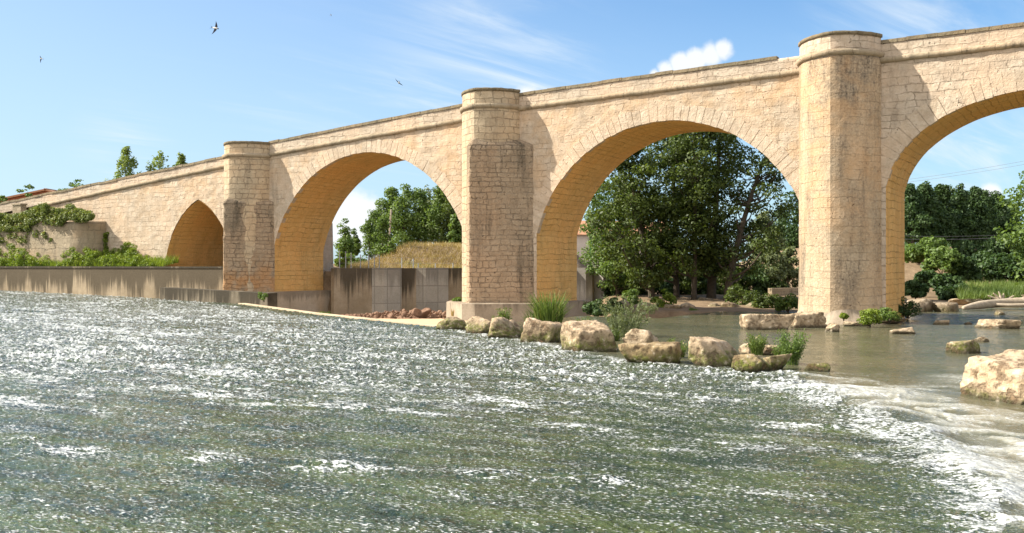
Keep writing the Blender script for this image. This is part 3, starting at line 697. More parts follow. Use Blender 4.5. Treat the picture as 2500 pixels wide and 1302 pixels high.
def make_river():
    nr = 1000
    Yr = 3.6*np.exp(np.linspace(0, math.log(140/3.6), nr)); th = np.concatenate([np.linspace(-1.15, -0.61, 60), np.linspace(-0.60, 0.60, 1060), np.linspace(0.61, 1.35, 130)]); nc = len(th)
    Yg = np.repeat(Yr[:,None], nc, 1); Xg = Yg*np.tan(th)[None,:]
    x, y = c2w(Xg, Yg)
    fd, par = seg_dist(x, y, FOOT)         # + = pool side
    fd = fd + sstep(par, 7.6, 9.0)*(0.75*fbm(x*0.55, y*0.55, 0, 91, 2)+0.16*fbm(x*1.5, y*1.5, 0, 92, 2))
    wz = weir_z(x, y)
    pool = sstep(fd, -0.45, 0.9)
    ang = math.radians(11); s = x*math.cos(ang)+y*math.sin(ang); q = y*math.cos(ang)-x*math.sin(ang)
    base = np.maximum(wz, 0)*(1-pool)
    # explicit crests: little breaking steps on the apron
    cr = np.zeros(x.shape); hgt = np.zeros(x.shape)
    for a, b, c, w in CREST:
        L = [tuple(pix_on_weir(*p)[:2]) for p in (a, b, c)]
        d, pr = seg_dist(x, y, L)
        endf = sstep(pr, -0.01, 0.35)*(1-sstep(pr, 1.6, 2.01))*0.6+0.4
        mod = 0.35+0.65*sstep(fbm(s*1.1, q*1.6, 0, 31, 3), -0.25, 0.35)
        jit = 0.32*fbm(s*0.9, q*0.4, 0, 33, 3)
        wid = np.where(d+jit > 0, 0.30, 0.60)
        g = np.exp(-((d+jit)/wid)**2)*w*mod*endf*(np.abs(d) < 2.0)
        cr = np.maximum(cr, g); hgt = np.maximum(hgt, g*0.065*(0.3+1.6*np.abs(fbm(s*3.5, q*5.5, 0, 35, 4, 0.65))))
    # ripples
    fade = 1-sstep(Yg, 55, 95)
    rip = 0.030*fbm(s*1.6, q*3.2, 0, 41, 4) + 0.016*fbm(s*5.0, q*9.5, 0, 43, 3)*(1-sstep(Yg, 20, 45))
    rip_pool = 0.018*fbm(s*0.9, q*2.0, 0, 45, 3) + 0.035*fbm(s*0.7, q*1.6, 0, 46, 3)*sstep(Xg/Yg, 0.38, 0.44)*sstep(Yg, 44, 50)
    z = base + hgt + rip*(1-pool)*fade + rip_pool*pool
    cz = sstep(Yg, 9, 26)*(1-pool)
    ch1 = vnoise(s*14.0, q*10.0, 0, 47); ch2 = vnoise(s*4.6+0.7*ch1, q*4.6, 0, 48); ch3 = fbm(s*0.8, q*1.3, 0, 49, 3)
    chop = np.clip(1.0*ch1+0.32*ch2+0.45*ch3-0.15, 0, 1.1)
    z = z + chop*0.07*cz*sstep(Yg, 9, 26)
    # hydraulic jump along the foot on the open right-hand stretch, gentler along the rocks
    pr_open = sstep(par, 7.4, 9.2)
    tail = np.where(fd > 0, np.exp(-fd/(0.55+1.7*pr_open)), np.exp(fd/(0.35+0.3*pr_open)))
    sw = fbm(s*1.3, q*1.3, 0, 51, 4); sw2 = fbm(x*0.55+3*sw, y*0.55+2*sw, 0, 53, 4)
    rid = 1-np.abs(fbm(x*0.75+0.8*sw, y*0.75-0.6*sw, 0, 57, 3))*2.4
    z = z + tail*(0.04+0.06*pr_open)*(0.6+0.7*rid.clip(-0.3, 1)) + pr_open*np.exp(-np.maximum(fd, 0)/5.0)*sstep(fd, -1.0, 0.8)*0.13*fbm(x*0.6, y*0.6, 0, 53, 2)
    # foam cover
    # apron: thin far edge by the kerb, dense middle reach, weedy and clearer nearest the bottom of the slope on the near side
    Dc = np.hypot(Xg, Yg)
    zone = 0.12 + 0.30*sstep(Yg, 9, 20) - 0.10*sstep(Yg, 46, 64)
    kd, _ = seg_dist(x, y, KERB); zone = zone*(0.15+0.85*sstep(-kd, 0.2, 2.6)); chop = chop*(0.2+0.8*sstep(-kd, 0.2, 2.2))
    zone = zone + 0.12*sstep(-Xg, 2, 12)
    near_jump = np.exp(-((fd+1.6)/0.9)**2)*pr_open
    zone = zone*(1-0.45*near_jump)
    rag = fbm(x*0.9, y*0.9, 0, 61, 4)
    jump = np.where(fd > 0, 1.15*np.exp(-(fd/(0.5+3.2*pr_open))**1.4)*(0.22+0.85*sstep(rid+0.5*sw, -0.1, 1.0)), (0.95-0.15*pr_open)*np.exp(-(fd/(0.42+0.85*pr_open))**2))
    jump = jump*(0.75+0.25*pr_open)*sstep(par, 0.25, 1.2)
    poolf = 1.0*sstep(rid+0.3*sw, 0.05, 0.9)*np.exp(-(np.maximum(fd, 0)/7.5)**2)*pr_open*(fd > 0) - 0.3
    foam = (zone+0.05*rag)*(1-pool) + pool*poolf
    foam = np.maximum(foam, jump+0.25*rag*(jump > 0.15))
    # a white tongue before the boulder on the right, and churned water behind it
    bl = atz(2330, 985); db = np.hypot((x-bl[0])/1.4, (y-bl[1])/1.4)
    bt = atz(2340, 925); d2 = np.hypot(x-bt[0], (y-bt[1])/1.5)
    foam = np.maximum(foam, 1.05*np.exp(-(d2/0.9)**2)*(0.7+0.5*rag))
    ft = atz(2080, 965); d3 = np.hypot((x-ft[0])/1.7, (y-ft[1])/0.9)
    foam = np.maximum(foam, 1.35*np.exp(-(d3)**2))
    z += 0.16*np.exp(-(d3/0.9)**2)
    keep = np.ones(x.shape, bool)
    yw = WALL_A[1] + (x-WALL_A[0])*(WALL_B[1]-WALL_A[1])/(WALL_B[0]-WALL_A[0])
    keep &= ~((y > yw+0.2) & (x < -48.5)); keep &= ~((kd > 0.15) & (x > -50) & (x < -24.6) & (fd < 1e9) & (y > -14.5))
    keep &= ~((x < -20) & (y > -1.0) & (x > -50)); keep &= ~((x < -27) & (y > -1)) 
    V = np.stack([x, y, z], -1).reshape(-1, 3)
    F = grid_faces(nr, nc, keep.ravel())
    V2, F2, at = compact(V, F, dict(foam=foam.ravel(), pool=pool.ravel(), crest=cr.ravel(), chop=(chop*cz).ravel()))
    o = mk('river_water', V2, F2, M_water, origin=(0, 0, 0), smooth=True, attrs=at)
    return tag(o, kind='structure')
make_river()

# ------------------------------------------------------------------ walls, kerb, dry floor
def wall_run(name, A, B, zt0, zt1, z0, thick, mat, parent=None, n=24):
    """upright wall from A to B in plan; the front face is on the A-B line and the thickness goes to +y"""
    d = np.array(B)-np.array(A); L = np.hypot(*d); d = d/L; nn = np.array([-d[1], d[0]]);  nn = nn if nn[1] > 0 else -nn
    mb = MB()
    for k in range(n):
        a = np.array(A)+d*L*k/n; b = np.array(A)+d*L*(k+1)/n; za = zt0+(zt1-zt0)*k/n; zb = zt0+(zt1-zt0)*(k+1)/n
        P = [a, b, b+nn*thick, a+nn*thick]
        o = len(mb.v); ua, ub = L*k/n, L*(k+1)/n
        mb.v += [(P[0][0], P[0][1], z0), (P[1][0], P[1][1], z0), (P[2][0], P[2][1], z0), (P[3][0], P[3][1], z0), (P[0][0], P[0][1], za), (P[1][0], P[1][1], zb), (P[2][0], P[2][1], zb), (P[3][0], P[3][1], za)]
        mb.uv += [(ua, z0), (ub, z0), (ub, z0-1), (ua, z0-1), (ua, za), (ub, zb), (ub, zb+thick), (ua, za+thick)]
        fs = [(4,5,6,7), (0,1,5,4), (2,3,7,6)] + ([(3,0,4,7)] if k == 0 else []) + ([(1,2,6,5)] if k == n-1 else [])
        mb.f += [tuple(i+o for i in f) for f in fs]
    return mb
fw = thing('flood_wall', (-70, -3.5, 0), 'long low concrete wall with dark rain streaks between the water and the green bank', 'wall')
mkb('wall_face', wall_run('', WALL_A, WALL_B, 2.58, 2.62, -1.2, 0.3, M_conc, n=30), M_conc, fw)
dA = (WALL_A[0], WALL_A[1]-0.05); dB = (WALL_B[0], WALL_B[1]-0.05)
cm = wall_run('', dA, dB, 2.70, 2.745, 2.59, 0.42, M_conc_low, n=30)
mkb('wall_cap', cm, M_conc_low, fw)
a = aty(392, 702, -3.7); b = aty(655, 716, -3.3)
o = mkb('low_wall', wall_run('', (a[0], -3.75), (b[0], -3.35), a[2], b[2], -1.2, 0.9, M_conc_low, n=10), M_conc_low)
tag(o, 'low dark moss-stained concrete wall standing in the water at the foot of the leftmost pier', 'wall')
mb = MB()
for (p, q) in zip(KERB, KERB[1:]):
    n = 8
    for k in range(n):
        A = np.array(p)+(np.array(q)-np.array(p))*k/n; B = np.array(p)+(np.array(q)-np.array(p))*(k+1)/n
        d = (B-A)/np.hypot(*(B-A)); nn = np.array([-d[1], d[0]])
        za, zb = weir_z(*A)+0.05, weir_z(*B)+0.05
        mb.hexa([(*A, -1.0), (*B, -1.0), (*(B+nn*0.4), -1.0), (*(A+nn*0.4), -1.0), (*A, za), (*B, zb), (*(B+nn*0.4), zb+0.02), (*(A+nn*0.4), za+0.02)])
tag(mkb('weir_kerb', mb, M_kerb), 'thin pale concrete kerb along the edge of the rushing water under the second arch', 'kerb')
M_sand = plain('pale_sand', (0.50, 0.33, 0.19), (0.62, 0.44, 0.28), 2.0, 0.95, 0.35, 0.03)
# sandy apron in front of the second and third pier
V = []; nu, nv = 40, 16
p0, p1 = np.array(KERB[2]), np.array(pix_on_weir(1110, 802)[:2])
for i in range(nu+1):
    e = p0+(p1-p0)*i/nu
    for j in range(nv+1):
        w = j/nv; y = e[1]+0.32+w*6.0; x = e[0]+w*0.8+0.15
        zk = weir_z(*e)
        V.append((x, y, zk-0.03-0.24*w + 0.05*float(fbm(x*0.9, y*0.9, 0, 71, 3))))
tag(mk('sand_floor', V, grid_faces(nu+1, nv+1), M_sand, origin=(-30, -8, 0), smooth=True), kind='structure')

# far concrete wall behind the arches, running away to the right
bw = thing('far_retaining_wall', tuple(c2w(-3, 76.5))+(0,), 'tall concrete retaining wall seen through the second arch, with grey panels and dark stains', 'wall')
def bline(X): return c2w(X, 78.2+0.657*X)
mkb('wall_face', wall_run('', bline(-12.7), bline(9.6), 2.58, 2.58, -1.6, 0.5, M_conc_back, n=20), M_conc_back, bw)
du = np.array(bline(1))-np.array(bline(0)); du /= np.hypot(*du); dn = np.array([du[1], -du[0]])
def bx(px):   # where a column of the picture meets the wall line, as distance along it
    k = (px-1250)/FPX; X = 78.2*k/(1-0.657*k); return X
for (l, m_, r) in ((908, 930, 972), (1016, 1031, 1086), (1404, 1416, 1432), (1450, 1458, 1482)):
    A, B, Cc = (np.array(bline(bx(p))) for p in (l, m_, r)); h = 0.55 if l < 1300 else 0.8
    mb = MB(); Q = [A, B+dn*h, Cc+dn*h, Cc-dn*0.1, A-dn*0.1]; n = 5
    V = [(*p, -1.7) for p in Q]+[(*p, 2.60) for p in Q]
    mb.add(V, [(k, (k+1) % n, n+(k+1) % n, n+k) for k in range(n)]+[tuple(n+k for k in range(n))])
    mkb('wall_panel', mb, M_conc_panel if l < 1300 else M_conc_strip, bw)
o = np.array(bline(bx(1130))); 
# low stone wall on the far bank beside the third pier
A = c2w((1885-1250)/FPX*80, 80); B = c2w((2080-1250)/FPX*84, 84)
tag(mkb('bank_wall', wall_run('', A, B, 0.92, 0.95, -0.5, 0.5, M_bastion, n=10), M_bastion), 'low brown stone wall on the far bank just left of the big right pier', 'wall')

# stone bastion on the left bank
bast = thing('stone_bastion', (-80, -1.0, 3), 'rounded stone terrace wall overgrown along its top, against the bridge on the left bank', 'wall')
xr = aty(226, 570, -1.2)[0]
plan = [(-100, -2.1), (xr-1.6, -2.1)] + [(xr-1.6+1.6*math.sin(q), -0.5-1.6*math.cos(q)) for q in np.linspace(0.15, 1.55, 10)] + [(xr, 0.3)]
zb_ = 2.4; zt_ = aty(150, 542, -2.1)[2]
V = []; UV = []; s = 0; n = 14
P = []
for a, b in zip(plan, plan[1:]):
    m_ = max(1, int(np.hypot(b[0]-a[0], b[1]-a[1])/0.5))
    P += [(a[0]+(b[0]-a[0])*k/m_, a[1]+(b[1]-a[1])*k/m_) for k in range(m_)]
P.append(plan[-1]); P = np.array(P); s = np.concatenate([[0], np.cumsum(np.hypot(*np.diff(P, axis=0).T))])
for k in range(n+1):
    z = zb_+(zt_-zb_)*k/n
    for (a, b), ss_ in zip(P, s): V.append((a, b+0.04*float(fbm(ss_*1.2, z*1.2, 0, 5, 3))+0.05*(z-zb_), z)); UV.append((ss_, z))
for (a, b), ss_ in zip(P, s): V.append((a, 0.5, zt_+0.1)); UV.append((ss_, zt_+2))
mk('wall_face', V, grid_faces(n+2, len(P)), M_bastion, bast, uv=UV)
mb = MB(); l = aty(32, 498, -0.8); r = aty(52, 498, -0.8)
mb.box(l[0], r[0], -0.85, -0.35, zt_-0.2, l[2]-0.12); mb.box(l[0]-0.06, r[0]+0.06, -0.91, -0.29, l[2]-0.12, l[2])
tag(mkb('stone_post', mb, M_bastion), 'small square stone post with flat cap above the overgrown bastion', 'post')

# ------------------------------------------------------------------ rocks
def rockmat(name, c1, c2, moss=0.6, mz=0.35, wet=True):
    m, t = new_mat(name)
    pos = t.n.new('ShaderNodeNewGeometry').outputs['Position']; Z = t.sep(pos)[2]
    a = t.noise(pos, 1.6, 5, 0.65); b = t.noise(pos, 9, 5, 0.7); cr = t.voro(pos, 4.0, 'DISTANCE_TO_EDGE')
    c = t.mix(t.ss(t.m('ADD', t.m('MULTIPLY', a, 0.6), t.m('MULTIPLY', b, 0.4)), 0.32, 0.68), c1, c2)
    c = t.mix(t.ss(b, 0.25, 0.75, 0.0, 0.5), c, t.mix(1.0, c, (0.45, 0.38, 0.30), 'MULTIPLY'))
    zz = t.m('ADD', Z, t.m('MULTIPLY', t.m('SUBTRACT', a, 0.5), -0.9*mz/0.35))
    c = t.mix(t.m('MULTIPLY', t.m('MULTIPLY', t.ss(zz, mz*1.15, mz*0.3), t.ss(b, 0.3, 0.6, 0.4, 1.0)), moss), c, t.mix(t.ss(b, 0.35, 0.65), (0.035, 0.05, 0.010), (0.13, 0.15, 0.02)))
    if wet: c = t.mix(t.m('MULTIPLY', t.ss(Z, 0.20, 0.03), 0.8), c, (0.03, 0.028, 0.018))
    h = t.m('ADD', t.m('MULTIPLY', a, 0.8), t.m('MULTIPLY', b, 0.4)); d_ = t.noise(t.vm('ADD', pos, (4, 8, 1)), 3.4, 6, 0.72); c = t.mix(t.ss(d_, 0.52, 0.66, 0.0, 0.7), c, (0.20, 0.125, 0.07)); c = t.mix(t.ss(d_, 0.44, 0.34, 0.0, 0.45), c, (0.70, 0.60, 0.47)); h = t.m('SUBTRACT', h, t.m('MULTIPLY', t.ss(d_, 0.50, 0.68), 0.5))
    finish(t, c, 0.9, t.bump(h, 1.0, 0.12), 0.2); return m
M_rock = rockmat('river_boulder', (0.34, 0.25, 0.155), (0.60, 0.47, 0.33), 0.92, 0.55)
M_rock_dry = rockmat('pale_boulder', (0.36, 0.27, 0.17), (0.58, 0.47, 0.33), 0.25, 0.15)
M_rock_moss = rockmat('mossy_boulder', (0.26, 0.19, 0.10), (0.48, 0.37, 0.22), 0.95, 0.40)
M_rock_big = rockmat('pitted_boulder', (0.44, 0.32, 0.20), (0.63, 0.50, 0.35), 0.75, 0.22)
M_rock_dark = rockmat('dark_bank_stone', (0.22, 0.17, 0.115), (0.42, 0.34, 0.24), 0.4, 0.3, False)  # darker stone tone, without the band at the waterline
_ico = {}
def ico(n):
    if n not in _ico:
        bm = bmesh.new(); bmesh.ops.create_icosphere(bm, subdivisions=n, radius=1)
        _ico[n] = (np.array([v.co[:] for v in bm.verts]), np.array([[v.index for v in f.verts] for f in bm.faces])); bm.free()
    return _ico[n]
def rock_shape(seed, sub=5, planes=10, rough=0.10, p=34, flat_top=0.0):
    D, F = ico(sub); rng = np.random.RandomState(seed)
    N = rng.normal(size=(planes, 3)); N[:,2] *= 0.8; N /= np.linalg.norm(N, axis=1)[:,None]
    d = rng.uniform(0.50, 1.0, planes)
    if flat_top < 0:      # split block: six uneven faces and a few broken corners
        ax = np.array([[1,0,0],[-1,0,0],[0,1,0],[0,-1,0],[0,0,1],[0,0,-1]], float); N[:6] = ax+rng.normal(size=(6, 3))*0.13
        N /= np.linalg.norm(N, axis=1)[:,None]; d[:6] = rng.uniform(0.58, 0.70, 6); d[6:] = rng.uniform(0.80, 0.98, planes-6)
    elif flat_top: N[0] = (0.08, -0.05, 1); N[0] /= np.linalg.norm(N[0]); d[0] = flat_top
    q = np.maximum(D@N.T, 0)/d
    r = (np.sum(q**p, axis=1)+1e-9)**(-1/p); r = np.minimum(r, 1.6)
    V = D*r[:,None]
    nz = rough*(0.7*fbm(V[:,0]*2.2, V[:,1]*2.2, V[:,2]*2.2, seed, 5, 0.55) + 0.42*fbm(V[:,0]*6, V[:,1]*6, V[:,2]*6, seed+5, 5, 0.7))
    pit = np.maximum(0, fbm(V[:,0]*3.5, V[:,1]*3.5, V[:,2]*3.5, seed+9, 2)-0.25)
    return V*(1+nz-rough*2.4*pit)[:,None], F
def rock_px(l, r, top, base, label, seed, mat=None, group=None, z0=0.0, depth=0.85, rough=0.14, yaw=None, flat=0.0, sink=0.65, sub=5, planes=10, name='boulder', P=None, fill=0.78):
    cx = (l+r)/2; b = P if P is not None else atz(cx, base, z0)
    X, Y = w2c(b[0], b[1]); w = (r-l)/FPX*Y*1.10; h = (base-top)/FPX*Y
    best = None
    for k in range(10):
        T, _ = rock_shape(seed+1000*k, 3, planes, rough, flat_top=flat); T = T-(T.max(0)+T.min(0))/2; hz = T[:,2].max(); ex = []
        for f in (-0.1, 0.25, 0.6):
            q = np.abs(T[:,2]/hz-f) < 0.22; ex.append(np.ptp(T[q,0])/np.ptp(T[:,0])*np.ptp(T[q,1])/np.ptp(T[:,1]))
        e = abs(np.mean(ex)-fill)
        if best is None or e < best[0]: best = (e, k)
    V, F = rock_shape(seed+1000*best[1], sub, planes, rough, flat_top=flat)
    rng = random.Random(seed); a = rng.uniform(0, 6.28) if yaw is None else yaw
    V = V @ np.array([[math.cos(a), -math.sin(a), 0], [math.sin(a), math.cos(a), 0], [0, 0, 1]]).T
    V = V/np.array([(V[:,0].max()-V[:,0].min()), (V[:,1].max()-V[:,1].min()), (V[:,2].max()-V[:,2].min())])
    V = V - (V.max(0)+V.min(0))/2
    H = h*(1+sink); V = V*np.array([w, w*depth, H]); V[:,2] += h - H/2
    V = np.stack([V[:,0]*RX[0]+V[:,1]*FX[0], V[:,0]*RX[1]+V[:,1]*FX[1], V[:,2]], 1)
    sd = np.array([b[0], b[1]+V0]); sd /= np.hypot(*sd); c = np.array([b[0], b[1], z0]) + np.array([*(sd*w*depth*0.42), 0])
    o = mk(name, V+c, F, mat or M_rock, smooth=True)
    return tag(o, label, 'boulder', group)
G1 = 'boulders lined up along the foot of the weir'
rock_px(1070, 1142, 774, 806, 'small pale boulder at the far end of the row, touching the concrete footing corner', 1, group=G1, rough=0.16)
rock_px(1138, 1208, 774, 815, 'pointed tan boulder second in the row, right in front of the concrete footing', 2, group=G1)
rock_px(1186, 1276, 776, 826, 'brown boulder third in the row with a shaded right face, below the small yellow weeds', 3, group=G1)
rock_px(1270, 1378, 777, 838, 'wide rough boulder fourth in the row, just below the tall reeds', 4, group=G1, depth=0.7, rough=0.2, flat=-1, yaw=-0.2)
rock_px(1374, 1502, 786, 860, 'largest blocky boulder of the row, flat topped with mossy foot', 5, group=G1, fill=0.9, flat=-1, yaw=0.2, depth=0.75)
rock_px(1514, 1662, 838, 890, 'low moss-covered dark rock slab with green weed, carrying a pale stone', 6, M_rock_moss, group=G1, depth=0.6, rough=0.16, flat=0.7)
rock_px(1524, 1612, 803, 858, 'pale cream wedge-shaped stone sitting on the mossy slab', 7, M_rock_dry, group=G1, depth=0.6, sink=0.6)
rock_px(1684, 1818, 824, 897, 'smooth rounded tan boulder standing alone between the mossy slab and the leafy bush', 8, group=G1, depth=0.8, rough=0.10)
rock_px(1790, 1885, 866, 910, 'low brown rock slab lying at the water edge between rounded boulder and bush', 9, M_rock_moss, group=G1, depth=0.6, flat=0.7)
rock_px(1808, 1852, 838, 872, 'small grey-brown stone under the yellow-green weeds', 10, M_rock_dry, group=G1)
rock_px(1868, 1930, 864, 904, 'small pale boulder at the near end of the row, under the leafy bush', 11, group=G1, depth=0.7)
rock_px(1848, 1900, 842, 868, 'rubbly pale stones between the yellow-green weeds and leafy bush', 12, M_rock_dry, group=G1, rough=0.3)
rock_px(1966, 2024, 888, 909, 'low dark moss-covered hump just above the white water', 13, M_rock_moss, group=G1, depth=0.6)
G2 = 'rocks standing in the pool'
rock_px(1814, 1934, 767, 806, 'long pale stone block in the pool left of the big pier', 21, M_rock_dry, G2, depth=0.5, flat=-1, yaw=0.15, rough=0.18)
rock_px(1918, 2018, 762, 801, 'broken pale stone block touching the left foot of the big pier', 22, M_rock_dry, G2, depth=0.5, flat=-1, yaw=0.15, rough=0.2)
rock_px(2014, 2048, 790, 811, 'small stack of flat stones in front of the big pier', 23, M_rock_dry, G2, rough=0.25, flat=0.7)
rock_px(2170, 2232, 799, 816, 'low tan stone in the pool below the pier-side bushes', 24, M_rock_dry, G2, depth=0.7)
rock_px(2318, 2390, 832, 864, 'dark-footed squarish stone in the pool above the huge boulder', 25, M_rock, G2, flat=-1, yaw=0.3)
rock_px(2376, 2412, 823, 836, 'small flat tan stone just behind the squarish stone', 26, M_rock_dry, G2, depth=0.6)
rock_px(2388, 2478, 780, 803, 'pair of flat layered slabs at the right edge of the pool', 27, M_rock_dry, G2, depth=0.6, flat=-1, yaw=0.15)
rock_px(2276, 2314, 782, 793, 'small flat pale stone in the dark blue ripples', 28, M_rock_dry, G2, depth=0.7)
rock_px(2356, 2372, 787, 793, 'tiny stone in the water left of the layered slabs', 29, M_rock_dry, G2)
rock_px(2426, 2458, 759, 769, 'small dark stone in the water below the driftwood', 30, M_rock_dark, G2, depth=0.7)
rock_px(2060, 2120, 786, 797, 'flat stone ledge at the waterline under the big pier', 31, M_rock_dry, G2, depth=0.5, flat=0.6)
rock_px(2140, 2215, 776, 792, 'flat stone ledge at the waterline beneath the pier-side bushes', 32, M_rock_dry, G2, depth=0.5, flat=0.6)
V = None
rock_px(2388, 2700, 856, 992, 'huge pitted cream boulder rising from the white water at the right edge', 55, M_rock_big, None, depth=0.8, rough=0.16, sub=6, planes=13, flat=-1, yaw=0.25, sink=0.9, fill=0.93)
rb = random.Random(5)
kinds = ['grey-brown stone', 'angular stone', 'pale stone', 'flat stone', 'brown stone']
spots = [(1575, 768, 70, 30, 'under the willow bush'), (1635, 766, 60, 24, 'left of the middle trunks'), (1690, 765, 56, 26, 'in front of the leftmost thick trunk'), (1742, 762, 50, 22, 'in front of the straight middle trunks'), (1790, 764, 62, 26, 'below the crooked rightmost trunk'),
         (1845, 763, 58, 26, 'just behind the long pale block'), (1660, 748, 40, 18, 'at the roots of the middle trunks'), (1720, 746, 44, 20, 'high on the bank between trunks'), (1815, 746, 60, 34, 'large and shaded, high on the bank'), (1900, 752, 44, 22, 'whitish, beside the bank shrubs'), (1948, 752, 50, 20, 'whitish, against the left foot of the pier'), (1520, 760, 46, 30, 'beside the footing bushes'), (1762, 772, 30, 12, 'low at the waterline')]
for i, (px, py, w, h, where) in enumerate(spots):
    d = 58 + (772-py)*0.55; P = atd(px, py, d)
    rock_px(px-w/2, px+w/2, py-h, py, '%s on the wooded bank, %s' % (kinds[i % 5], where), 100+i, M_rock_dark if i not in (9, 10, 2) else M_rock_dry, 'stones on the wooded far bank', z0=P[2], P=P, sub=4, rough=0.2)
for i, (l, r, tp, bs, d, lab) in enumerate(((2272, 2340, 738, 772, 58, 'large grey-brown boulder on the right bank beside the pier'), (2212, 2280, 730, 770, 58, 'shaded brown boulder half hidden by the pier bushes'), (2318, 2400, 728, 746, 66, 'long pale flat rock on the right bank above the driftwood'), (2346, 2400, 752, 762, 62, 'flat pale stone in front of the driftwood log'), (2420, 2520, 718, 736, 70, 'pale rock behind the driftwood at the right edge'))):
    P = atd((l+r)/2, bs, d); rock_px(l, r, tp, bs, lab, 140+i, M_rock_dry if i > 1 else M_rock_dark, 'rocks on the right bank', z0=P[2], P=P, sub=4, flat=0.75)
# driftwood
def curve_pts(pts, n=6):
    P = [np.array(p, float) for p in pts]; out = []
    for i in range(len(P)-1):
        a, b, c, d = P[max(i-1, 0)], P[i], P[i+1], P[min(i+2, len(P)-1)]
        for k in range(n):
            q = k/n; out.append(0.5*((2*b)+(c-a)*q+(2*a-5*b+4*c-d)*q*q+(3*b-a-3*c+d)*q**3))
    out.append(P[-1]); return out
dw = thing('driftwood_log', tuple(atd(2430, 752, 61)), 'bleached driftwood log with torn root end lying on the right bank', 'driftwood')
mb = MB(); L = curve_pts([atd(2352, 752, 60), atd(2400, 744, 61), atd(2460, 739, 62), atd(2560, 733, 62)]); mb.tube(L, list(np.interp(np.linspace(0, 1, len(L)), [0, .3, 1], [0.12, 0.26, 0.30])), 10)
mkb('log', mb, M_wood, dw, smooth=True)
mb = MB()
for e in ((2438, 712), (2412, 722), (2450, 716), (2476, 722), (2425, 716)):
    L = curve_pts([atd(2440, 738, 63), atd((2440+e[0])/2+4, (738+e[1])/2, 63), atd(e[0], e[1], 63)]); mb.tube(L, list(np.linspace(0.16, 0.03, len(L))), 6)
mkb('root', mb, M_wood, dw, smooth=True)
mb = MB(); L = curve_pts([atd(2400, 742, 61.5), atd(2470, 746, 61), atd(2540, 744, 61)]); mb.tube(L, list(np.linspace(0.08, 0.16, len(L))), 8)
mkb('branch', mb, M_wood, dw, smooth=True)
# rubble heap on the dry floor
V = []; F = []; rng = np.random.RandomState(4); D, FF = ico(2)
M_rub = plain('red_rubble', (0.12, 0.065, 0.04), (0.29, 0.185, 0.125), 2.0, 0.95, 0.8, 0.06)
for i in range(2200):
    px = rng.uniform(838, 1118); d = rng.uniform(57.5, 66); e = max(0.05, 1-((px-1020)/150)**2 if px > 1020 else 1-((px-1020)/200)**2)
    p = atd(px, 770, d); s_ = rng.uniform(0.03, 0.12)*(2.2 if rng.rand() < 0.04 else 1)
    zf = -0.75 + 0.62*e*rng.rand()*(1-abs(d-61.5)/6) + 0.12
    V.append((D*rng.uniform(0.6, 1.0, 3)*s_*(1+0.25*rng.uniform(-1, 1, (len(D), 1)))) + np.array([p[0], p[1], zf])); F.append(FF+i*len(D))
o = mk('rubble', np.vstack(V), np.vstack(F), M_rub, origin=(-36, 3, -0.8)); tag(o, kind='stuff')
V = []; n1, n2 = 40, 12
for i in range(n1+1):
    px = 832+(1124-832)*i/n1
    for j in range(n2+1):
        d = 56.5+11.5*j/n2; p = atd(px, 770, d); e = max(0, 1-((px-1000)/190)**2)
        V.append((p[0], p[1], -0.95+0.5*e*math.sin(math.pi*j/n2)+0.10*float(fbm(p[0]*1.3, p[1]*1.3, 0, 3, 3))))
tag(mk('rubble_mound', V, grid_faces(n1+1, n2+1), M_rub, origin=(-36, 3, -0.9)), kind='structure')
for i, (px, py, w, lab) in enumerate(((1035, 772, 36, 'reddish rounded stone on top of the rubble under the second arch'), (1018, 766, 26, 'smaller reddish stone leaning on the rubble heap'), (1062, 778, 20, 'little reddish stone at the right foot of the rubble'))):
    P = atd(px, py, 58.0); rock_px(px-w/2, px+w/2, py-w*0.55, py, lab, 170+i, M_rub, 'stones on the rubble heap', z0=P[2], P=P, sub=4, name='rubble_stone')

# ------------------------------------------------------------------ leaves, trees, plants
def leaf_mesh(cen, nrm, size, rng, aspect=0.55):
    n = len(cen); r = rng.normal(size=(n, 3)); a = np.cross(nrm, r); a /= np.linalg.norm(a, axis=1)[:,None]+1e-9
    b = np.cross(nrm, a); b /= np.linalg.norm(b, axis=1)[:,None]+1e-9
    s = size[:,None]; bend = nrm*s*0.18
    V = np.empty((n, 4, 3)); V[:,0] = cen-a*s*0.5; V[:,1] = cen-b*s*0.5*aspect+bend; V[:,2] = cen+a*s*0.5; V[:,3] = cen+b*s*0.5*aspect+bend
    return V.reshape(-1, 3), np.arange(n*4).reshape(n, 4)
def leaves_at(clumps, per, ls, rng, up=0.5, shell=0.65, flat=0.75, aspect=0.6):
    """clumps: array (m,4) of centre+radius -> leaf quads gathered in clumps, with a tint per clump and leaf"""
    m = len(clumps); w = clumps[:,3]**2; cnt = np.maximum(3, (per*w/w.mean()).astype(int)); idx = np.repeat(np.arange(m), cnt); n = len(idx)
    d = rng.normal(size=(n, 3)); d /= np.linalg.norm(d, axis=1)[:,None]
    rad = rng.uniform(0, 1, n)**(1/3)*shell + (1-shell)*rng.uniform(0.4, 1.15, n)
    off = d*rad[:,None]*clumps[idx,3][:,None]*np.array([1, 1, flat])
    cen = clumps[idx,:3]+off
    nr = d*0.8 + rng.normal(size=(n, 3))*0.65 + np.array([0, 0, up]); nr /= np.linalg.norm(nr, axis=1)[:,None]
    size = ls*rng.uniform(0.6, 1.3, n)
    ct = rng.uniform(0.05, 0.95, m)
    tint = np.clip(0.45*ct[idx] + 0.55*rng.uniform(0, 1, n), 0, 1)
    V, F = leaf_mesh(cen, nr, size, rng, aspect)
    return V, F, np.repeat(tint, 4)
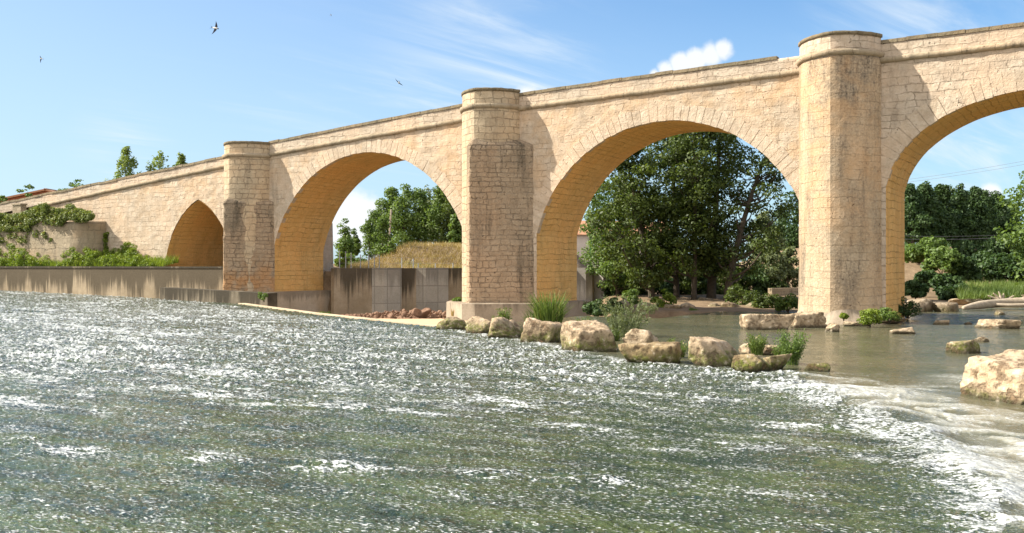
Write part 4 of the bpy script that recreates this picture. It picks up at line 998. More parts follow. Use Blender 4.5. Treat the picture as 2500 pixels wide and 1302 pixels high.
def tree(name, label, base, H, prof, seed, mat, ls=0.3, nclump=110, per=70, trunk_r=0.22, bole=0.18, group=None, nbr=14, upsweep=0.6, cr=0.11, lean=(0, 0), flat=0.8, cat='tree', trunks=1, gap=0.0, trunk_top=0.92):
    """prof(t) = crown radius (m) at relative height t; a tapered trunk, limbs reaching the clumps, leaf clumps filling the crown unevenly"""
    rng = np.random.RandomState(seed); base = np.array(base, float)
    root = thing(name, tuple(base), label, cat, group)
    lean = np.array([lean[0], lean[1], 0])
    def axis(t): return base + np.array([0, 0, H*t]) + lean*t**1.5 + np.array([0.25*math.sin(3*t+seed), 0.25*math.cos(2.3*t+seed*2), 0])*t
    mb = MB(); n = 12
    tt = np.linspace(-0.03, trunk_top, n)
    mb.tube([axis(max(q, -0.05)) if q > 0 else base+np.array([0, 0, H*q]) for q in tt], [trunk_r*(1.25 if q < 0.02 else 1)*(1-q)**0.8+0.015 for q in tt], 8)
    cl = []
    for i in range(nclump):
        t_ = bole+(1-bole)*rng.uniform(0, 1)**0.9; a = rng.uniform(0, 2*math.pi)
        R = prof(t_)*(0.78+0.35*math.sin(3*a+seed+5*t_)*rng.uniform(0.3, 1.0)); r_ = R*math.sqrt(rng.uniform(0.06, 1))
        if gap and rng.rand() < gap and r_ > R*0.4: continue
        c = axis(t_)+np.array([math.cos(a)*r_, math.sin(a)*r_, rng.uniform(-0.3, 0.3)])
        cl.append((*c, H*cr*rng.uniform(0.6, 1.35)*(0.65+0.5*min(1, prof(t_)/ (H*0.25)))))
    cl = np.array(cl)
    order = rng.permutation(len(cl))[:nbr]
    for i in order:
        e = cl[i,:3]; t0 = max(0.05, (e[2]-base[2])/H - upsweep*np.hypot(*(e-axis(0.5))[:2])/H*0.9)
        t0 = min(max(t0, bole*0.7), 0.85); s0 = axis(t0); mid = s0+(e-s0)*0.55+np.array([0, 0, -0.04*H])
        L = curve_pts([s0, mid, e], 4); r0 = trunk_r*(1-t0)**0.8*0.5
        mb.tube(L, list(np.linspace(r0, 0.015, len(L))), 5)
    mkb('trunk', mb, M_bark, root, smooth=True)
    V, F, T = leaves_at(cl, per, ls, rng, flat=flat)
    mk('crown', V, F, mat, root, attrs=dict(tint=T))
    return root
def P_round(R, top=1.0):
    return lambda t: R*math.sqrt(max(0.02, 1-((t-0.55)/0.5)**2)) if t > 0.05 else R*0.3
def P_poplar(R): return lambda t: R*min(1, 3.2*t+0.2)*(max(0.0, 1-t)**0.6)*1.1+0.08
def P_cone(R): return lambda t: R*(1-t)**0.85+0.1
def P_oval(R): return lambda t: R*math.sin(math.pi*min(1, max(0.03, t*0.9+0.08)))**0.6
GT = 'trees behind the middle arch'
# five big dark trees on the bank behind the third arch
big = [(1592, 738, 74, 12.3, 4.3, 'broad dark green tree with two dark trunks, leftmost behind the middle arch', 0.26, (-2.6, 0.2)),
       (1652, 742, 77, 14.5, 3.8, 'tall dark tree with a straight trunk, second from the left behind the middle arch', 0.26, (-0.8, 0.0)),
       (1694, 745, 73, 15.0, 3.2, 'tall dark tree with the straightest trunk at the centre of the middle arch', 0.22, (0.0, 0.0)),
       (1736, 742, 75, 14.5, 3.8, 'dark bulky tree with the thickest trunk, right of centre under the middle arch', 0.38, (1.0, 0.0)),
       (1775, 740, 72, 12.8, 4.6, 'dark spreading tree leaning right, loose crown with sky gaps beside the big pier', 0.30, (4.0, 0.6))]
for i, (px, py, d, H, R, lab, tr, ln) in enumerate(big):
    b = atd(px, py, d); ww = np.array([RX[0]*ln[0]+FX[0]*ln[1], RX[1]*ln[0]+FX[1]*ln[1]])
    tree('broadleaf_tree', lab, b, H, (lambda R: (lambda t: R*(min(1, 0.45+2.2*max(0, t-0.08)))*math.sqrt(max(0.02, 1.06-t**2.6))))(R), 300+i, M_leaf_dark, 0.25, (190, 180, 160, 150, 120)[i], 105, tr, 0.16 if i else 0.12, GT, 46, 0.8, 0.062, ww, 0.55, gap=(0.15, 0.2, 0.25, 0.3, 0.4)[i])
tree('broadleaf_tree', 'lighter green sunlit tree with low hanging branches at the left jamb of the middle arch', atd(1508, 735, 80), 9.6, lambda t: 3.5*math.sqrt(max(0.02, 1-((t-0.55)/0.52)**2)), 318, M_leaf_poplar, 0.24, 150, 100, 0.15, 0.14, GT, 26, 0.7, 0.07, (-0.3, 0.1), 0.6, gap=0.15)
# willow-green shrubs right of them
for i, (px, py, d, H, R, lab) in enumerate(((1888, 703, 84, 4.6, 1.5, 'pale green willow shrub with pointed top, behind the low brown bank wall'), (1925, 704, 88, 3.4, 1.5, 'dull green rounded shrub between the pale willow and the big pier'), (1858, 706, 86, 6.5, 1.6, 'pale grey-green young tree partly behind the dark trees, left of the willow shrub'))):
    tree('willow_shrub', lab, atd(px, py, d), H, P_oval(R), 330+i, M_leaf_willow, 0.26, 46, 70, 0.07, 0.05, 'pale shrubs by the bank wall', 8, 0.7, 0.11, cat='shrub')
for i, (px, py, d, H, lab) in enumerate(((1945, 640, 120, 8.5, 'hazy green tree far off, half hidden by the left edge of the big pier'), (1915, 640, 125, 6.5, 'small far tree showing between the dark crowns and the big pier'))):
    tree('far_tree', lab, atd(px, py, d), H, P_oval(2.4), 340+i, M_leaf_far, 0.4, 40, 60, 0.12, 0.1, None, 6)
# trees on the hill behind the second arch
hill = [(952, 592, 112, 6.2, 1.9, M_leaf_poplar, 'pale green feathery poplar at the left end of the hilltop grove behind the second arch'),
        (985, 590, 108, 6.0, 2.0, M_leaf_poplar, 'yellow-green poplar just right of the utility pole on the hilltop'),
        (1022, 590, 112, 5.9, 2.1, M_leaf_poplar, 'rounded green poplar in the middle of the hilltop grove'),
        (1050, 590, 120, 6.6, 2.2, M_leaf_willow, 'tall grey-green airy tree behind the middle of the hilltop grove'),
        (1082, 590, 110, 6.2, 2.0, M_leaf_poplar, 'dark green tree at the right of the hilltop grove'),
        (1108, 590, 108, 6.5, 1.9, M_leaf_dark, 'dark green tall tree touching the edge of the second arch'),
        (1118, 596, 100, 3.0, 1.3, M_leaf_poplar, 'small bright bush-like tree low beside the second pier')]
for i, (px, py, d, H, R, m_, lab) in enumerate(hill):
    tree('hill_tree', lab, atd(px, py+15, d), H+0.65, (lambda R: (lambda t: R*min(1, 0.55+1.2*t)*(max(0.0, 1-t)**0.55+0.05)*1.25))(R), 350+i, m_, 0.30, 60, 75, 0.14, 0.03, 'grove on the hill behind the second arch', 8, 0.9, 0.10)
small = [(836, 640, 84, 2.7, 0.65, 'slim young poplar farthest left behind the second arch'), (848, 645, 86, 1.9, 0.6, 'short poplar sapling beside the slim one behind the second arch'), (868, 622, 92, 1.7, 0.42, 'tiny dark poplar sapling standing alone below the cloud'),
         (901, 635, 88, 2.9, 0.85, 'bushy young poplar leaning left of the utility pole'), (918, 620, 90, 3.2, 0.75, 'taller young poplar just left of the utility pole'), (937, 632, 86, 2.9, 0.55, 'narrow light green sapling in front of the utility pole'), (944, 652, 83, 1.4, 0.75, 'low yellow-green bush on top of the far concrete wall')]
for i, (px, py, d, H, R, lab) in enumerate(small):
    tree('young_poplar', lab, atd(px, py, d), H*1.25, P_poplar(R*1.45), 370+i, M_leaf_poplar, 0.2, 36, 55, 0.05, 0.05, 'young poplars behind the second arch', 5, 1.0, 0.13)
# tree tops above the bridge on the left
for i, (px, py, d, H, R, lab) in enumerate(((298, 363, 118, 0, 2.0, 'tall pointed poplar rising above the bridge parapet on the left'), (378, 372, 118, 0, 2.2, 'double-topped poplar rising above the bridge parapet, middle of three'), (428, 381, 120, 0, 1.2, 'smallest poplar top above the parapet, nearest the leftmost pier'))):
    topz = EYE+(651-py)/FPX*d; b = atd(px, 640, d); b[2] = 3.0
    tree('tall_poplar', lab, b, topz-3.0, (lambda R: (lambda t: R*(max(0, 1-t)**0.65)*2.3+0.06))(R), 390+i, M_leaf_light, 0.30, 150, 26, 0.14, 0.50, 'poplar tops above the parapet', 30, 1.6, 0.036, lean=(0.8, 0.3), flat=1.3, gap=0.3)
for i, (px, py, d, lab, R) in enumerate(((185, 438, 100, 'wide thin-leaved shrub top spreading over the parapet on the left', 1.6), (58, 460, 100, 'small feathery shrub beside the red roof at the far left', 1.0), (4, 480, 100, 'leaf spray at the extreme left edge above the wall', 0.8))):
    topz = EYE+(651-py)/FPX*d; b = atd(px, 640, d); b[2] = 3.0
    tree('feathery_shrub', lab, b, topz-3.0, (lambda R: (lambda t: R*(t**2)*(1.3-t)*2.8+0.05))(R), 400+i, M_leaf_poplar, 0.28, 40, 22, 0.09, 0.45, 'feathery shrubs above the parapet', 16, 1.0, 0.05, cat='shrub', flat=0.4)
# poplar row and shrubs on the right bluff
row = [(2228, 458, 92), (2262, 452, 93), (2300, 456, 95), (2338, 462, 97), (2372, 466, 99), (2405, 470, 101), (2438, 474, 103), (2466, 492, 105)]
for i, (px, tp, d) in enumerate(row):
    b = atd(px, 640, d); b[2] = 3.6; H = EYE+(651-tp)/FPX*d-3.6
    lab = ['first poplar of the far row, against the big pier', 'second poplar of the far row, tallest crown', 'third poplar of the far row from the big pier', 'fourth poplar of the far row, in the middle', 'fifth poplar of the far row, with bare lower trunk', 'sixth poplar of the far row, beyond the bank bushes', 'seventh poplar of the far row, slightly lower', 'last and lowest poplar of the far row, near the bright right tree'][i]
    tree('far_poplar', lab, b, H, (lambda t: 1.75*min(1, 0.15+2.4*max(0, t-0.12))*(max(0, 1-t)**0.55+0.02)*1.2), 410+i, M_leaf_far, 0.25, 120, 100, 0.16, 0.24, 'row of poplars on the right bluff', 8, 1.0, 0.085)
b = atd(2592, 700, 62); b[2] = 0.4
tree('bright_tree', 'bright green tree leaning in at the right edge', b, EYE+(651-330)/FPX*62-0.4, P_oval(2.9), 430, M_leaf_bright if False else M_leaf_poplar, 0.27, 150, 85, 0.22, 0.10, None, 16, 0.7, 0.075)
def shrub(px, py, d, w, h, lab, seed, mat, ls=0.22, n=26, per=60, group=None, name='bush', zoff=0.0):
    P = atd(px, py, d); R = w/FPX*d/2; H = h/FPX*d; rng = np.random.RandomState(seed)
    root = thing(name, (P[0], P[1], P[2]), lab, 'bush', group)
    cl = []
    for k in range(n):
        a = rng.uniform(0, 6.28); r = R*math.sqrt(rng.rand())*0.85; z = H*rng.uniform(0.1, 0.85)*math.sqrt(max(0.05, 1-(r/R)**2))
        cl.append((P[0]+math.cos(a)*r, P[1]+math.sin(a)*r*0.8, P[2]+z, max(0.1, min(R, H)*rng.uniform(0.22, 0.42))))
    cl = np.array(cl); V, F, T = leaves_at(cl, per, ls, rng)
    V[:,2] = np.maximum(V[:,2], P[2]-0.1)
    mk('foliage', V, F, mat, root, attrs=dict(tint=T))
    mb = MB()
    for k in range(6):
        e = cl[rng.randint(len(cl))][:3]; mb.tube([P+np.array([0, 0, -0.15]), (P+e)/2+rng.normal(size=3)*0.03, e], [0.03, 0.02, 0.006], 5)
    mkb('stem', mb, M_bark, root)
    return root
GB = 'bushes on the right bluff'
for i, (px, py, d, w, h, lab, m_) in enumerate(((2245, 640, 84, 90, 62, 'light green bush at the top of the bluff, beside the pier', M_leaf_poplar), (2300, 668, 80, 90, 78, 'mid green bush hanging over the bluff edge', M_leaf_poplar), (2352, 690, 80, 80, 80, 'dark bush low on the bluff, middle', M_leaf_far), (2402, 690, 84, 90, 84, 'rounded dark bush on the bluff, right of the middle', M_leaf_far), (2445, 692, 80, 90, 90, 'dark bush beneath the far poplars', M_leaf_far), (2490, 690, 78, 90, 95, 'dark bush beneath the bright right tree', M_leaf_far),
        (2262, 700, 78, 60, 46, 'small dark bush at the foot of the bluff', M_leaf_far), (2310, 705, 76, 70, 48, 'shaded bush on the lower bluff', M_leaf_far), (2270, 625, 82, 90, 50, 'leafy bush draped over the lip of the bluff', M_leaf_poplar), (2330, 735, 74, 90, 40, 'low dark bush behind the bank boulders', M_leaf_far), (2235, 725, 74, 60, 44, 'dark bush between the big pier and the bluff', M_leaf_far), (2390, 735, 74, 90, 36, 'low green bush at the edge of the bank grass', M_leaf_poplar), (2225, 590, 95, 60, 40, 'yellow-green bush peeping over beside the pier edge', M_leaf_willow), (2380, 640, 92, 120, 62, 'broad bush in front of the poplar trunks', M_leaf_far), (2460, 640, 92, 110, 70, 'shadowed broad bush at the right of the poplar trunks', M_leaf_far))):
    shrub(px, py, d, w, h, lab, 450+i, m_, 0.30, 34, 75, GB)
for i, (px, py, d, w, h, lab, m_) in enumerate(((2125, 790, 43.5, 60, 40, 'bright leafy weed clump at the waterline under the big pier', M_leaf_bright), (2170, 782, 44.5, 60, 34, 'trailing green clump at the foot of the big pier', M_leaf_poplar), (2215, 772, 50, 70, 52, 'dark bush behind the right foot of the big pier', M_leaf_far), (2180, 765, 49.5, 40, 34, 'dark green clump hugging the pier side', M_leaf_far), (2060, 776, 45.0, 16, 10, 'tiny weed tuft growing on the foot of the big pier', M_leaf_bright))):
    shrub(px, py, d, w, h, lab, 470+i, m_, 0.10, 26, 70, 'plants at the foot of the big pier')
for i, (px, py, d, w, h, lab, m_) in enumerate(((1455, 768, 55, 70, 40, 'dark bush beside the right end of the concrete footing', M_leaf_far), (1620, 760, 62, 60, 60, 'bright green bush in front of the leftmost dark tree', M_leaf_bright), (1812, 750, 66, 80, 60, 'dark shadowed bush under the leaning tree', M_leaf_dark), (1870, 752, 62, 70, 46, 'dark bush on the bank behind the long pale block', M_leaf_dark), (1925, 758, 58, 60, 44, 'green bush against the left foot of the big pier', M_leaf_poplar), (1540, 752, 66, 60, 60, 'thin yellow-green shrub in front of the pale strips of far wall', M_leaf_poplar), (1690, 768, 60, 30, 18, 'low weed at the far waterline', M_leaf_poplar), (1118, 752, 58.5, 30, 34, 'small dark green bush left of the concrete footing', M_leaf_poplar), (1502, 762, 60, 50, 44, 'dark bush between the footing and the willow spray', M_leaf_far))):
    shrub(px, py, d, w, h, lab, 480+i, m_, 0.17, 26, 70, 'bushes on the far bank')
for i, (px, py, d, w, h, lab) in enumerate(((1500, 724, 83, 84, 63, 'dark bush in front of the plaster house, left of the trunks'), (1560, 724, 83, 96, 84, 'dark bush filling the gap left of the two dark trunks'), (1615, 724, 83, 84, 65, 'shaded bush between the leftmost trunks of the grove'), (1675, 724, 83, 96, 88, 'shaded bush behind the straight middle trunks'),
        (1722, 724, 83, 84, 77, 'shaded bush seen between the straight trunk and the thickest trunk'), (1775, 724, 83, 108, 100, 'dark dense bush behind the leaning tree'), (1830, 724, 83, 108, 88, 'dark dense bush right of the leaning trunk'), (1885, 724, 83, 96, 42, 'dark bush below the pale willow shrub'), (1650, 700, 96, 120, 70, 'broad dark bush at the back of the grove'), (1745, 700, 98, 130, 80, 'broad dark bush at the back right of the grove'), (1950, 700, 98, 70, 50, 'dark bush at the back beside the big pier'))):
    shrub(px, py, d, w, h, lab, 520+i, M_leaf_dark if i % 2 else M_leaf_far, 0.30, 34, 70, 'undergrowth bushes in the grove')
shrub(645, 732, 60.5, 34, 26, 'small dark fern clump growing from the low wall by the leftmost pier', 495, M_leaf_poplar, 0.09, 14, 60)
for i, (px, py, d, w, h, lab) in enumerate(((835, 655, 79, 40, 46, 'bright green bush on top of the far wall beside the first pier'), (1045, 656, 82, 60, 18, 'low dark green weeds at the foot of the dry hill'), (1090, 640, 90, 60, 16, 'green weed patch on the right of the dry hill'), (890, 656, 79, 40, 14, 'low weeds at the top edge of the far wall'), (868, 654, 82, 70, 40, 'green bush below the lone young poplar under the cloud'), (1000, 622, 92, 50, 16, 'small green thistle patch high on the dry hill'), (965, 640, 86, 30, 20, 'small bush on the dry hill below the utility pole'), (1110, 656, 83, 40, 22, 'green weeds on top of the far wall next to the second pier'))):
    shrub(px, py, d, w, h, lab, 540+i, M_leaf_bright if i == 0 else M_leaf_poplar, 0.2, 22, 50, 'bushes below the dry hill')
shrub(790, 770, 57, 50, 10, 'flat green weed patch at the foot of the pale plinth', 496, M_leaf_poplar, 0.08, 14, 50)
def tuft(px, py, w, h, lab, seed, mat, n=260, bw=0.03, z=None, d=None, name='grass_tuft', spread=0.45, cat='plant', leaves=0):
    P = atd(px, py, d) if d else atz(px, py, z or 0.0); X, Y = w2c(P[0], P[1]); R = w/FPX*Y/2; H = h/FPX*Y
    rng = np.random.RandomState(seed); V = []; T = []
    a = rng.uniform(0, 6.28, n); r = R*0.45*np.sqrt(rng.rand(n)); bx_ = P[0]+np.cos(a)*r; by_ = P[1]+np.sin(a)*r
    hh_ = H*rng.uniform(0.45, 1.05, n); ox = np.cos(a)*R*spread*rng.uniform(0.2, 1.3, n)+rng.normal(size=n)*R*0.16; oy = np.sin(a)*R*spread*rng.uniform(0.2, 1.3, n)
    q = rng.uniform(0, 3.14, n); wx, wy = np.cos(q)*bw/2, np.sin(q)*bw/2; VV = np.empty((n, 6, 3))
    for k, (f, zf, wf) in enumerate(((0, 0, 1), (0.32, 0.62, 0.8), (1.0, 1.0, 0.12))):
        for sgn, j in ((-1, 0), (1, 1)):
            VV[:,2*k+j,0] = bx_+ox*f+sgn*wx*wf; VV[:,2*k+j,1] = by_+oy*f+sgn*wy*wf; VV[:,2*k+j,2] = P[2]-0.05+hh_*zf
    i = np.arange(n)[:,None]*6; F = np.vstack([i+np.array([0,1,3,2]), i+np.array([2,3,5,4])])
    T = np.repeat(np.clip(rng.normal(0.5, 0.28, n), 0, 1), 6)
    V = VV.reshape(-1, 3)
    if leaves:
        k = rng.randint(0, n, leaves); f = rng.uniform(0.25, 1, leaves)
        c = np.stack([bx_[k]+ox[k]*f**1.3, by_[k]+oy[k]*f**1.3, P[2]+hh_[k]*f], 1)+rng.normal(size=(leaves, 3))*0.03
        nr = rng.normal(size=(leaves, 3)); nr /= np.linalg.norm(nr, axis=1)[:,None]
        V2, F2 = leaf_mesh(c, nr, 0.10*rng.uniform(0.6, 1.3, leaves)*(Y/35), rng, 0.35); F = np.vstack([F, F2+len(V)]); V = np.vstack([V, V2]); T = np.concatenate([T, np.repeat(rng.uniform(0, 1, leaves), 4)])
    return tag(mk(name, V, F, mat, attrs=dict(tint=T)), lab, cat)
tuft(1340, 800, 130, 92, 'tall green reeds growing between the boulders and the concrete footing', 501, M_grass_green, 420, 0.045, d=44, name='reed_clump', spread=0.5)
tuft(1300, 798, 60, 44, 'short pale dry-tipped grass left of the tall reeds', 502, M_grass_green, 140, 0.03, d=45)
tuft(1232, 790, 46, 40, 'small yellow-green weeds behind the third boulder of the row', 503, M_grass_green, 70, 0.03, d=46, leaves=260)
tuft(1208, 788, 22, 22, 'tiny bright grass tuft between two boulders of the row', 504, M_grass_green, 60, 0.03, d=45)
tuft(1525, 830, 120, 108, 'wispy grey-green willow spray beside the largest blocky boulder', 505, M_leaf_willow, 70, 0.022, d=38, name='willow_spray', spread=0.75, leaves=2200)
tuft(1660, 868, 46, 34, 'low green weeds on the right end of the mossy slab', 506, M_grass_green, 120, 0.025, d=29, leaves=260)
tuft(1848, 862, 62, 48, 'yellow-green grassy weeds beside the rounded tan boulder', 507, M_grass_green, 260, 0.022, d=28.5, leaves=500)
tuft(1934, 890, 66, 84, 'dense leafy green bush at the near end of the boulder row', 508, M_leaf_poplar, 90, 0.015, d=27.0, name='leafy_bush', spread=0.7, leaves=2600)
tuft(1500, 842, 34, 40, 'dark green weed in the gap right of the largest boulder', 509, M_leaf_dark, 70, 0.02, d=35.5, leaves=420)
tuft(1590, 765, 44, 30, 'sparse weed sprout at the far waterline beyond the willow spray', 510, M_leaf_willow, 40, 0.02, d=52, leaves=200)
tuft(1165, 798, 30, 16, 'short dry grass between the two smallest boulders', 512, M_grass_green, 60, 0.03, d=44)
tuft(1425, 802, 60, 34, 'pale seeding grass behind the largest blocky boulder', 513, M_grass_green, 110, 0.03, d=42)
tuft(1640, 848, 26, 26, 'thin weeds rising behind the mossy slab', 514, M_grass_green, 50, 0.02, d=30.5, leaves=120)
tuft(1900, 872, 34, 30, 'small weeds at the left of the dense leafy bush', 515, M_grass_green, 80, 0.02, d=27.5, leaves=160)
tuft(1105, 770, 14, 20, 'little yellow-orange weed left of the concrete footing', 511, M_grass_dry, 40, 0.02, d=51)
# right bank: bright grass behind the driftwood
def blades(name, n, fn, h, bw, mat, seed, kind='stuff', lean=0.35, label=None):
    rng = np.random.RandomState(seed); P = fn(rng, n); n = len(P); hh_ = h*rng.uniform(0.4, 1.2, n); q = rng.uniform(0, 3.14, n)
    wx, wy = np.cos(q)*bw/2, np.sin(q)*bw/2; o = rng.normal(size=(n, 2))*hh_[:,None]*lean; VV = np.empty((n, 3, 3))
    VV[:,0] = P-np.stack([wx, wy, 0*wx], 1); VV[:,1] = P+np.stack([wx, wy, 0*wx], 1); VV[:,2] = P+np.stack([o[:,0], o[:,1], hh_], 1)
    pt = 0.5+1.3*fbm(P[:,0]*0.3, P[:,1]*0.3, 0, seed, 3); hh_ = hh_*np.clip(0.7+1.2*fbm(P[:,0]*0.6, P[:,1]*0.6, 0, seed+3, 3), 0.25, 1.7); T = np.clip(0.55*pt+0.45*rng.rand(n), 0, 1)
    return tag(mk(name, VV.reshape(-1, 3), np.arange(n*3).reshape(n, 3), mat, attrs=dict(tint=np.repeat(T, 3)), origin=tuple(P.mean(0))), kind=kind)
def hill_fn(rng, n):
    X = rng.uniform(-16, 3, n); Yg = 78.35+0.657*X+0.9+29*rng.rand(n)**1.3
    x, y = c2w(X, Yg); d = Yg-(78.35+0.657*X)
    z = 2.45+1.75*sstep(d, 1.0, 14)*sstep(X, -13.5, -8.5)+0.35*sstep(d, 4, 22)+0.35*fbm(x*0.3, y*0.3, 0, 9)
    return np.stack([x, y, z-0.05], 1)[(y > 5.8) & (X > -12.6)]
blades('dry_grass', 30000, hill_fn, 0.50, 0.05, M_grass_dry, 601, lean=0.6)
def rb_fn(rng, n):
    X = rng.uniform(28.5, 42, n); Yg = rng.uniform(64, 75, n) + (X-25)*0.25; x, y = c2w(X, Yg)
    keep = (fbm(x*0.25, y*0.25, 0, 15, 3) > -0.25) & (X/Yg > 0.455)
    z = 0.55+0.05*(Yg-66)
    return np.stack([x, y, z], 1)[keep]
blades('bank_grass', 12000, rb_fn, 0.55, 0.06, M_grass_green, 602)
def woods_fn(rng, n):
    Yg = rng.uniform(124, 150, n); k = rng.uniform(0.24, 0.75, n); x, y = c2w(Yg*k, Yg)
    top = 6.2+1.6*fbm(k*14, Yg*0.1, 0, 5, 3); z = 2.6+(top-2.6)*rng.rand(n)
    return np.stack([x, y, z, rng.uniform(0.6, 1.3, n)], 1)
_rw = np.random.RandomState(77); _c = woods_fn(_rw, 520); V, F, T = leaves_at(_c, 42, 0.5, _rw)
tag(mk('far_woods', V, F, M_leaf_far, attrs=dict(tint=T), origin=tuple(_c[:,:3].mean(0))), kind='stuff')
# undergrowth on the left bank, above the flood wall, and ivy on the bastion
def undergrowth(name, fn, n, mat, seed, ls, per=60):
    rng = np.random.RandomState(seed); cl = fn(rng, n); V, F, T = leaves_at(cl, per, ls, rng, flat=0.9)
    return tag(mk(name, V, F, mat, attrs=dict(tint=T), origin=tuple(cl[:,:3].mean(0))), kind='stuff')
def ug_fn(rng, n):
    out = []
    while len(out) < n:
        px = rng.uniform(-140, 345); q = rng.rand(); yy = -4.6+q*3.4 if px < 240 else -3.2+q*2.6
        p = aty(px, 650, yy); wy = WALL_A[1]+(p[0]-WALL_A[0])*(WALL_B[1]-WALL_A[1])/(WALL_B[0]-WALL_A[0]); p[1] = wy+0.55+q*min(2.6, -0.6-wy)
        lim = 66*(1 if px < 120 else (1.0-0.35*(px-120)/225))*(0.75+0.35*math.sin(px*0.045+1)+0.2*math.sin(px*0.11))
        h = (0.5+q*0.8)*max(14, lim)/FPX*80*1.0
        out.append((p[0], p[1], 2.5+h*rng.uniform(0.1, 0.95), rng.uniform(0.14, 0.36)))
    return np.array(out)
undergrowth('undergrowth', ug_fn, 900, M_leaf_bright, 611, 0.12, 80)
def weed_fn(rng, n):
    px = rng.uniform(-140, 350, n); P = np.array([aty(p, 650, -3.0) for p in px]); wy = WALL_A[1]+(P[:,0]-WALL_A[0])*(WALL_B[1]-WALL_A[1])/(WALL_B[0]-WALL_A[0])
    q = rng.rand(n); P[:,1] = wy+0.5+q*np.minimum(2.8, -0.3-wy); P[:,2] = 2.5+0.5*q
    return P
blades('bank_weeds', 9000, weed_fn, 0.62, 0.07, M_leaf_bright, 615, lean=0.3)
def ivy_fn(rng, n):
    out = []
    while len(out) < n:
        px = rng.uniform(-140, 222); k = rng.rand()
        tp = 512+16*math.sin(px*0.03+0.8)+(-4 if px > 160 else 0)+(14 if 115 < px < 160 else 0); bt = 560 if px < 70 else (545 if px < 150 else 536)
        if px < 130 and rng.rand() < 0.2: bt = 590
        py = tp+(bt-tp)*k; p = aty(px, py, -2.0+1.4*(1-k)*rng.rand()-0.15)
        out.append((*p, rng.uniform(0.16, 0.36)))
    return np.array(out)
undergrowth('ivy_growth', ivy_fn, 820, M_leaf_ivy, 612, 0.15, 60)
def ivy2(rng, n):
    out = []
    for k in range(n):
        if k % 2: px, py = 255+rng.normal()*4, rng.uniform(570, 625)
        else: px, py = 305+rng.normal()*6, rng.uniform(595, 640)
        p = aty(px, py, -0.15); out.append((*p, rng.uniform(0.10, 0.22)))
    return np.array(out)
tag(undergrowth('wall_ivy', ivy2, 34, M_leaf_bright, 613, 0.14, 50))

# ------------------------------------------------------------------ buildings, pole, fence, wires, birds
M_brick = masonry('red_brick', (0.30, 0.10, 0.05), (0.44, 0.17, 0.09), (0.30, 0.22, 0.17), 0.25, 0.08, 0.012, 0.3, grime=0.2)
M_rooft = plain('clay_roof', (0.36, 0.17, 0.09), (0.50, 0.28, 0.17), 3, 0.9, 0.6)
M_plaster = plain('pale_plaster', (0.55, 0.48, 0.42), (0.68, 0.61, 0.54), 1.0, 0.9, 0.15)
M_dark = plain('dark_glass', (0.02, 0.022, 0.025), (0.03, 0.03, 0.035), 2, 0.2, 0.0)
M_green = plain('green_paint', (0.04, 0.20, 0.10), (0.06, 0.26, 0.13), 3, 0.5, 0.1)
d = 112; a = atd(-40, 600, d); r = atd(128, 600, d); pk = atd(113, 466, d); lf = atd(-40, 498, d)
hb = thing('brick_house', tuple(((a+r)/2)[:2])+(3.0,), 'red brick gabled house behind the far left end of the bridge', 'house')
U = np.array([*RX, 0]); N = np.array([*FX, 0])*7
eL, pK, eR = lf, pk, atd(133, 474, d)
def z3(p): return np.array([p[0], p[1], 2.0])
mb = MB(); pts = [z3(eL), z3(eR), eR, pK, eL]
mb.add([tuple(p) for p in pts]+[tuple(p+N) for p in pts], [(0,1,2,3,4), (9,8,7,6,5), (0,5,6,1), (1,6,7,2), (4,9,5,0)])
w_ = mkb('wall', mb, M_brick, hb)
mb = MB(); up = np.array([0, 0, 0.22]); e = -np.array([*FX, 0])*0.3
for p, q in ((eL, pK), (pK, eR)):
    dd = (q-p)/np.linalg.norm(q-p)*0.15
    P = [p-dd+e, q+dd+e, q+dd+N, p-dd+N]; mb.hexa([tuple(v+np.array([0, 0, 0.02])) for v in P]+[tuple(v+up) for v in P])
mkb('roof', mb, M_rooft, hb)
d = 104; l = atd(1404, 700, d); r = atd(1640, 700, d*1.03)
hs = thing('plaster_house', tuple(((l+r)/2)[:2])+(2.4,), 'pale plastered house with red tiled roof half hidden behind the dark trees', 'house')
du_ = (r-l)*np.array([1, 1, 0]); Ld = np.hypot(du_[0], du_[1]); du_ /= Ld; nn_ = np.array([-du_[1], du_[0], 0])*6
zt = EYE+(651-572)/FPX*d; p0 = np.array([l[0], l[1], 1.0]); p1 = np.array([r[0], r[1], 1.0]); Z = lambda p, z: np.array([p[0], p[1], z])
mb = MB(); mb.hexa([tuple(p0), tuple(p1), tuple(p1+nn_), tuple(p0+nn_), tuple(Z(p0, zt)), tuple(Z(p1, zt)), tuple(Z(p1+nn_, zt)), tuple(Z(p0+nn_, zt))]); mkb('wall', mb, M_plaster, hs)
mb = MB(); q0 = p0-du_*0.4-nn_*0.07; q1 = p1+du_*0.4-nn_*0.07; mb.add([tuple(Z(q0, zt-0.05)), tuple(Z(q1, zt-0.05)), tuple(Z(q1+nn_*1.14, zt-0.05)), tuple(Z(q0+nn_*1.14, zt-0.05)), tuple(Z(q0+nn_*0.57, zt+1.6)), tuple(Z(q1+nn_*0.57, zt+1.6))], [(0,1,5,4), (2,3,4,5), (1,2,5), (3,0,4), (3,2,1,0)])
mkb('roof', mb, M_rooft, hs)
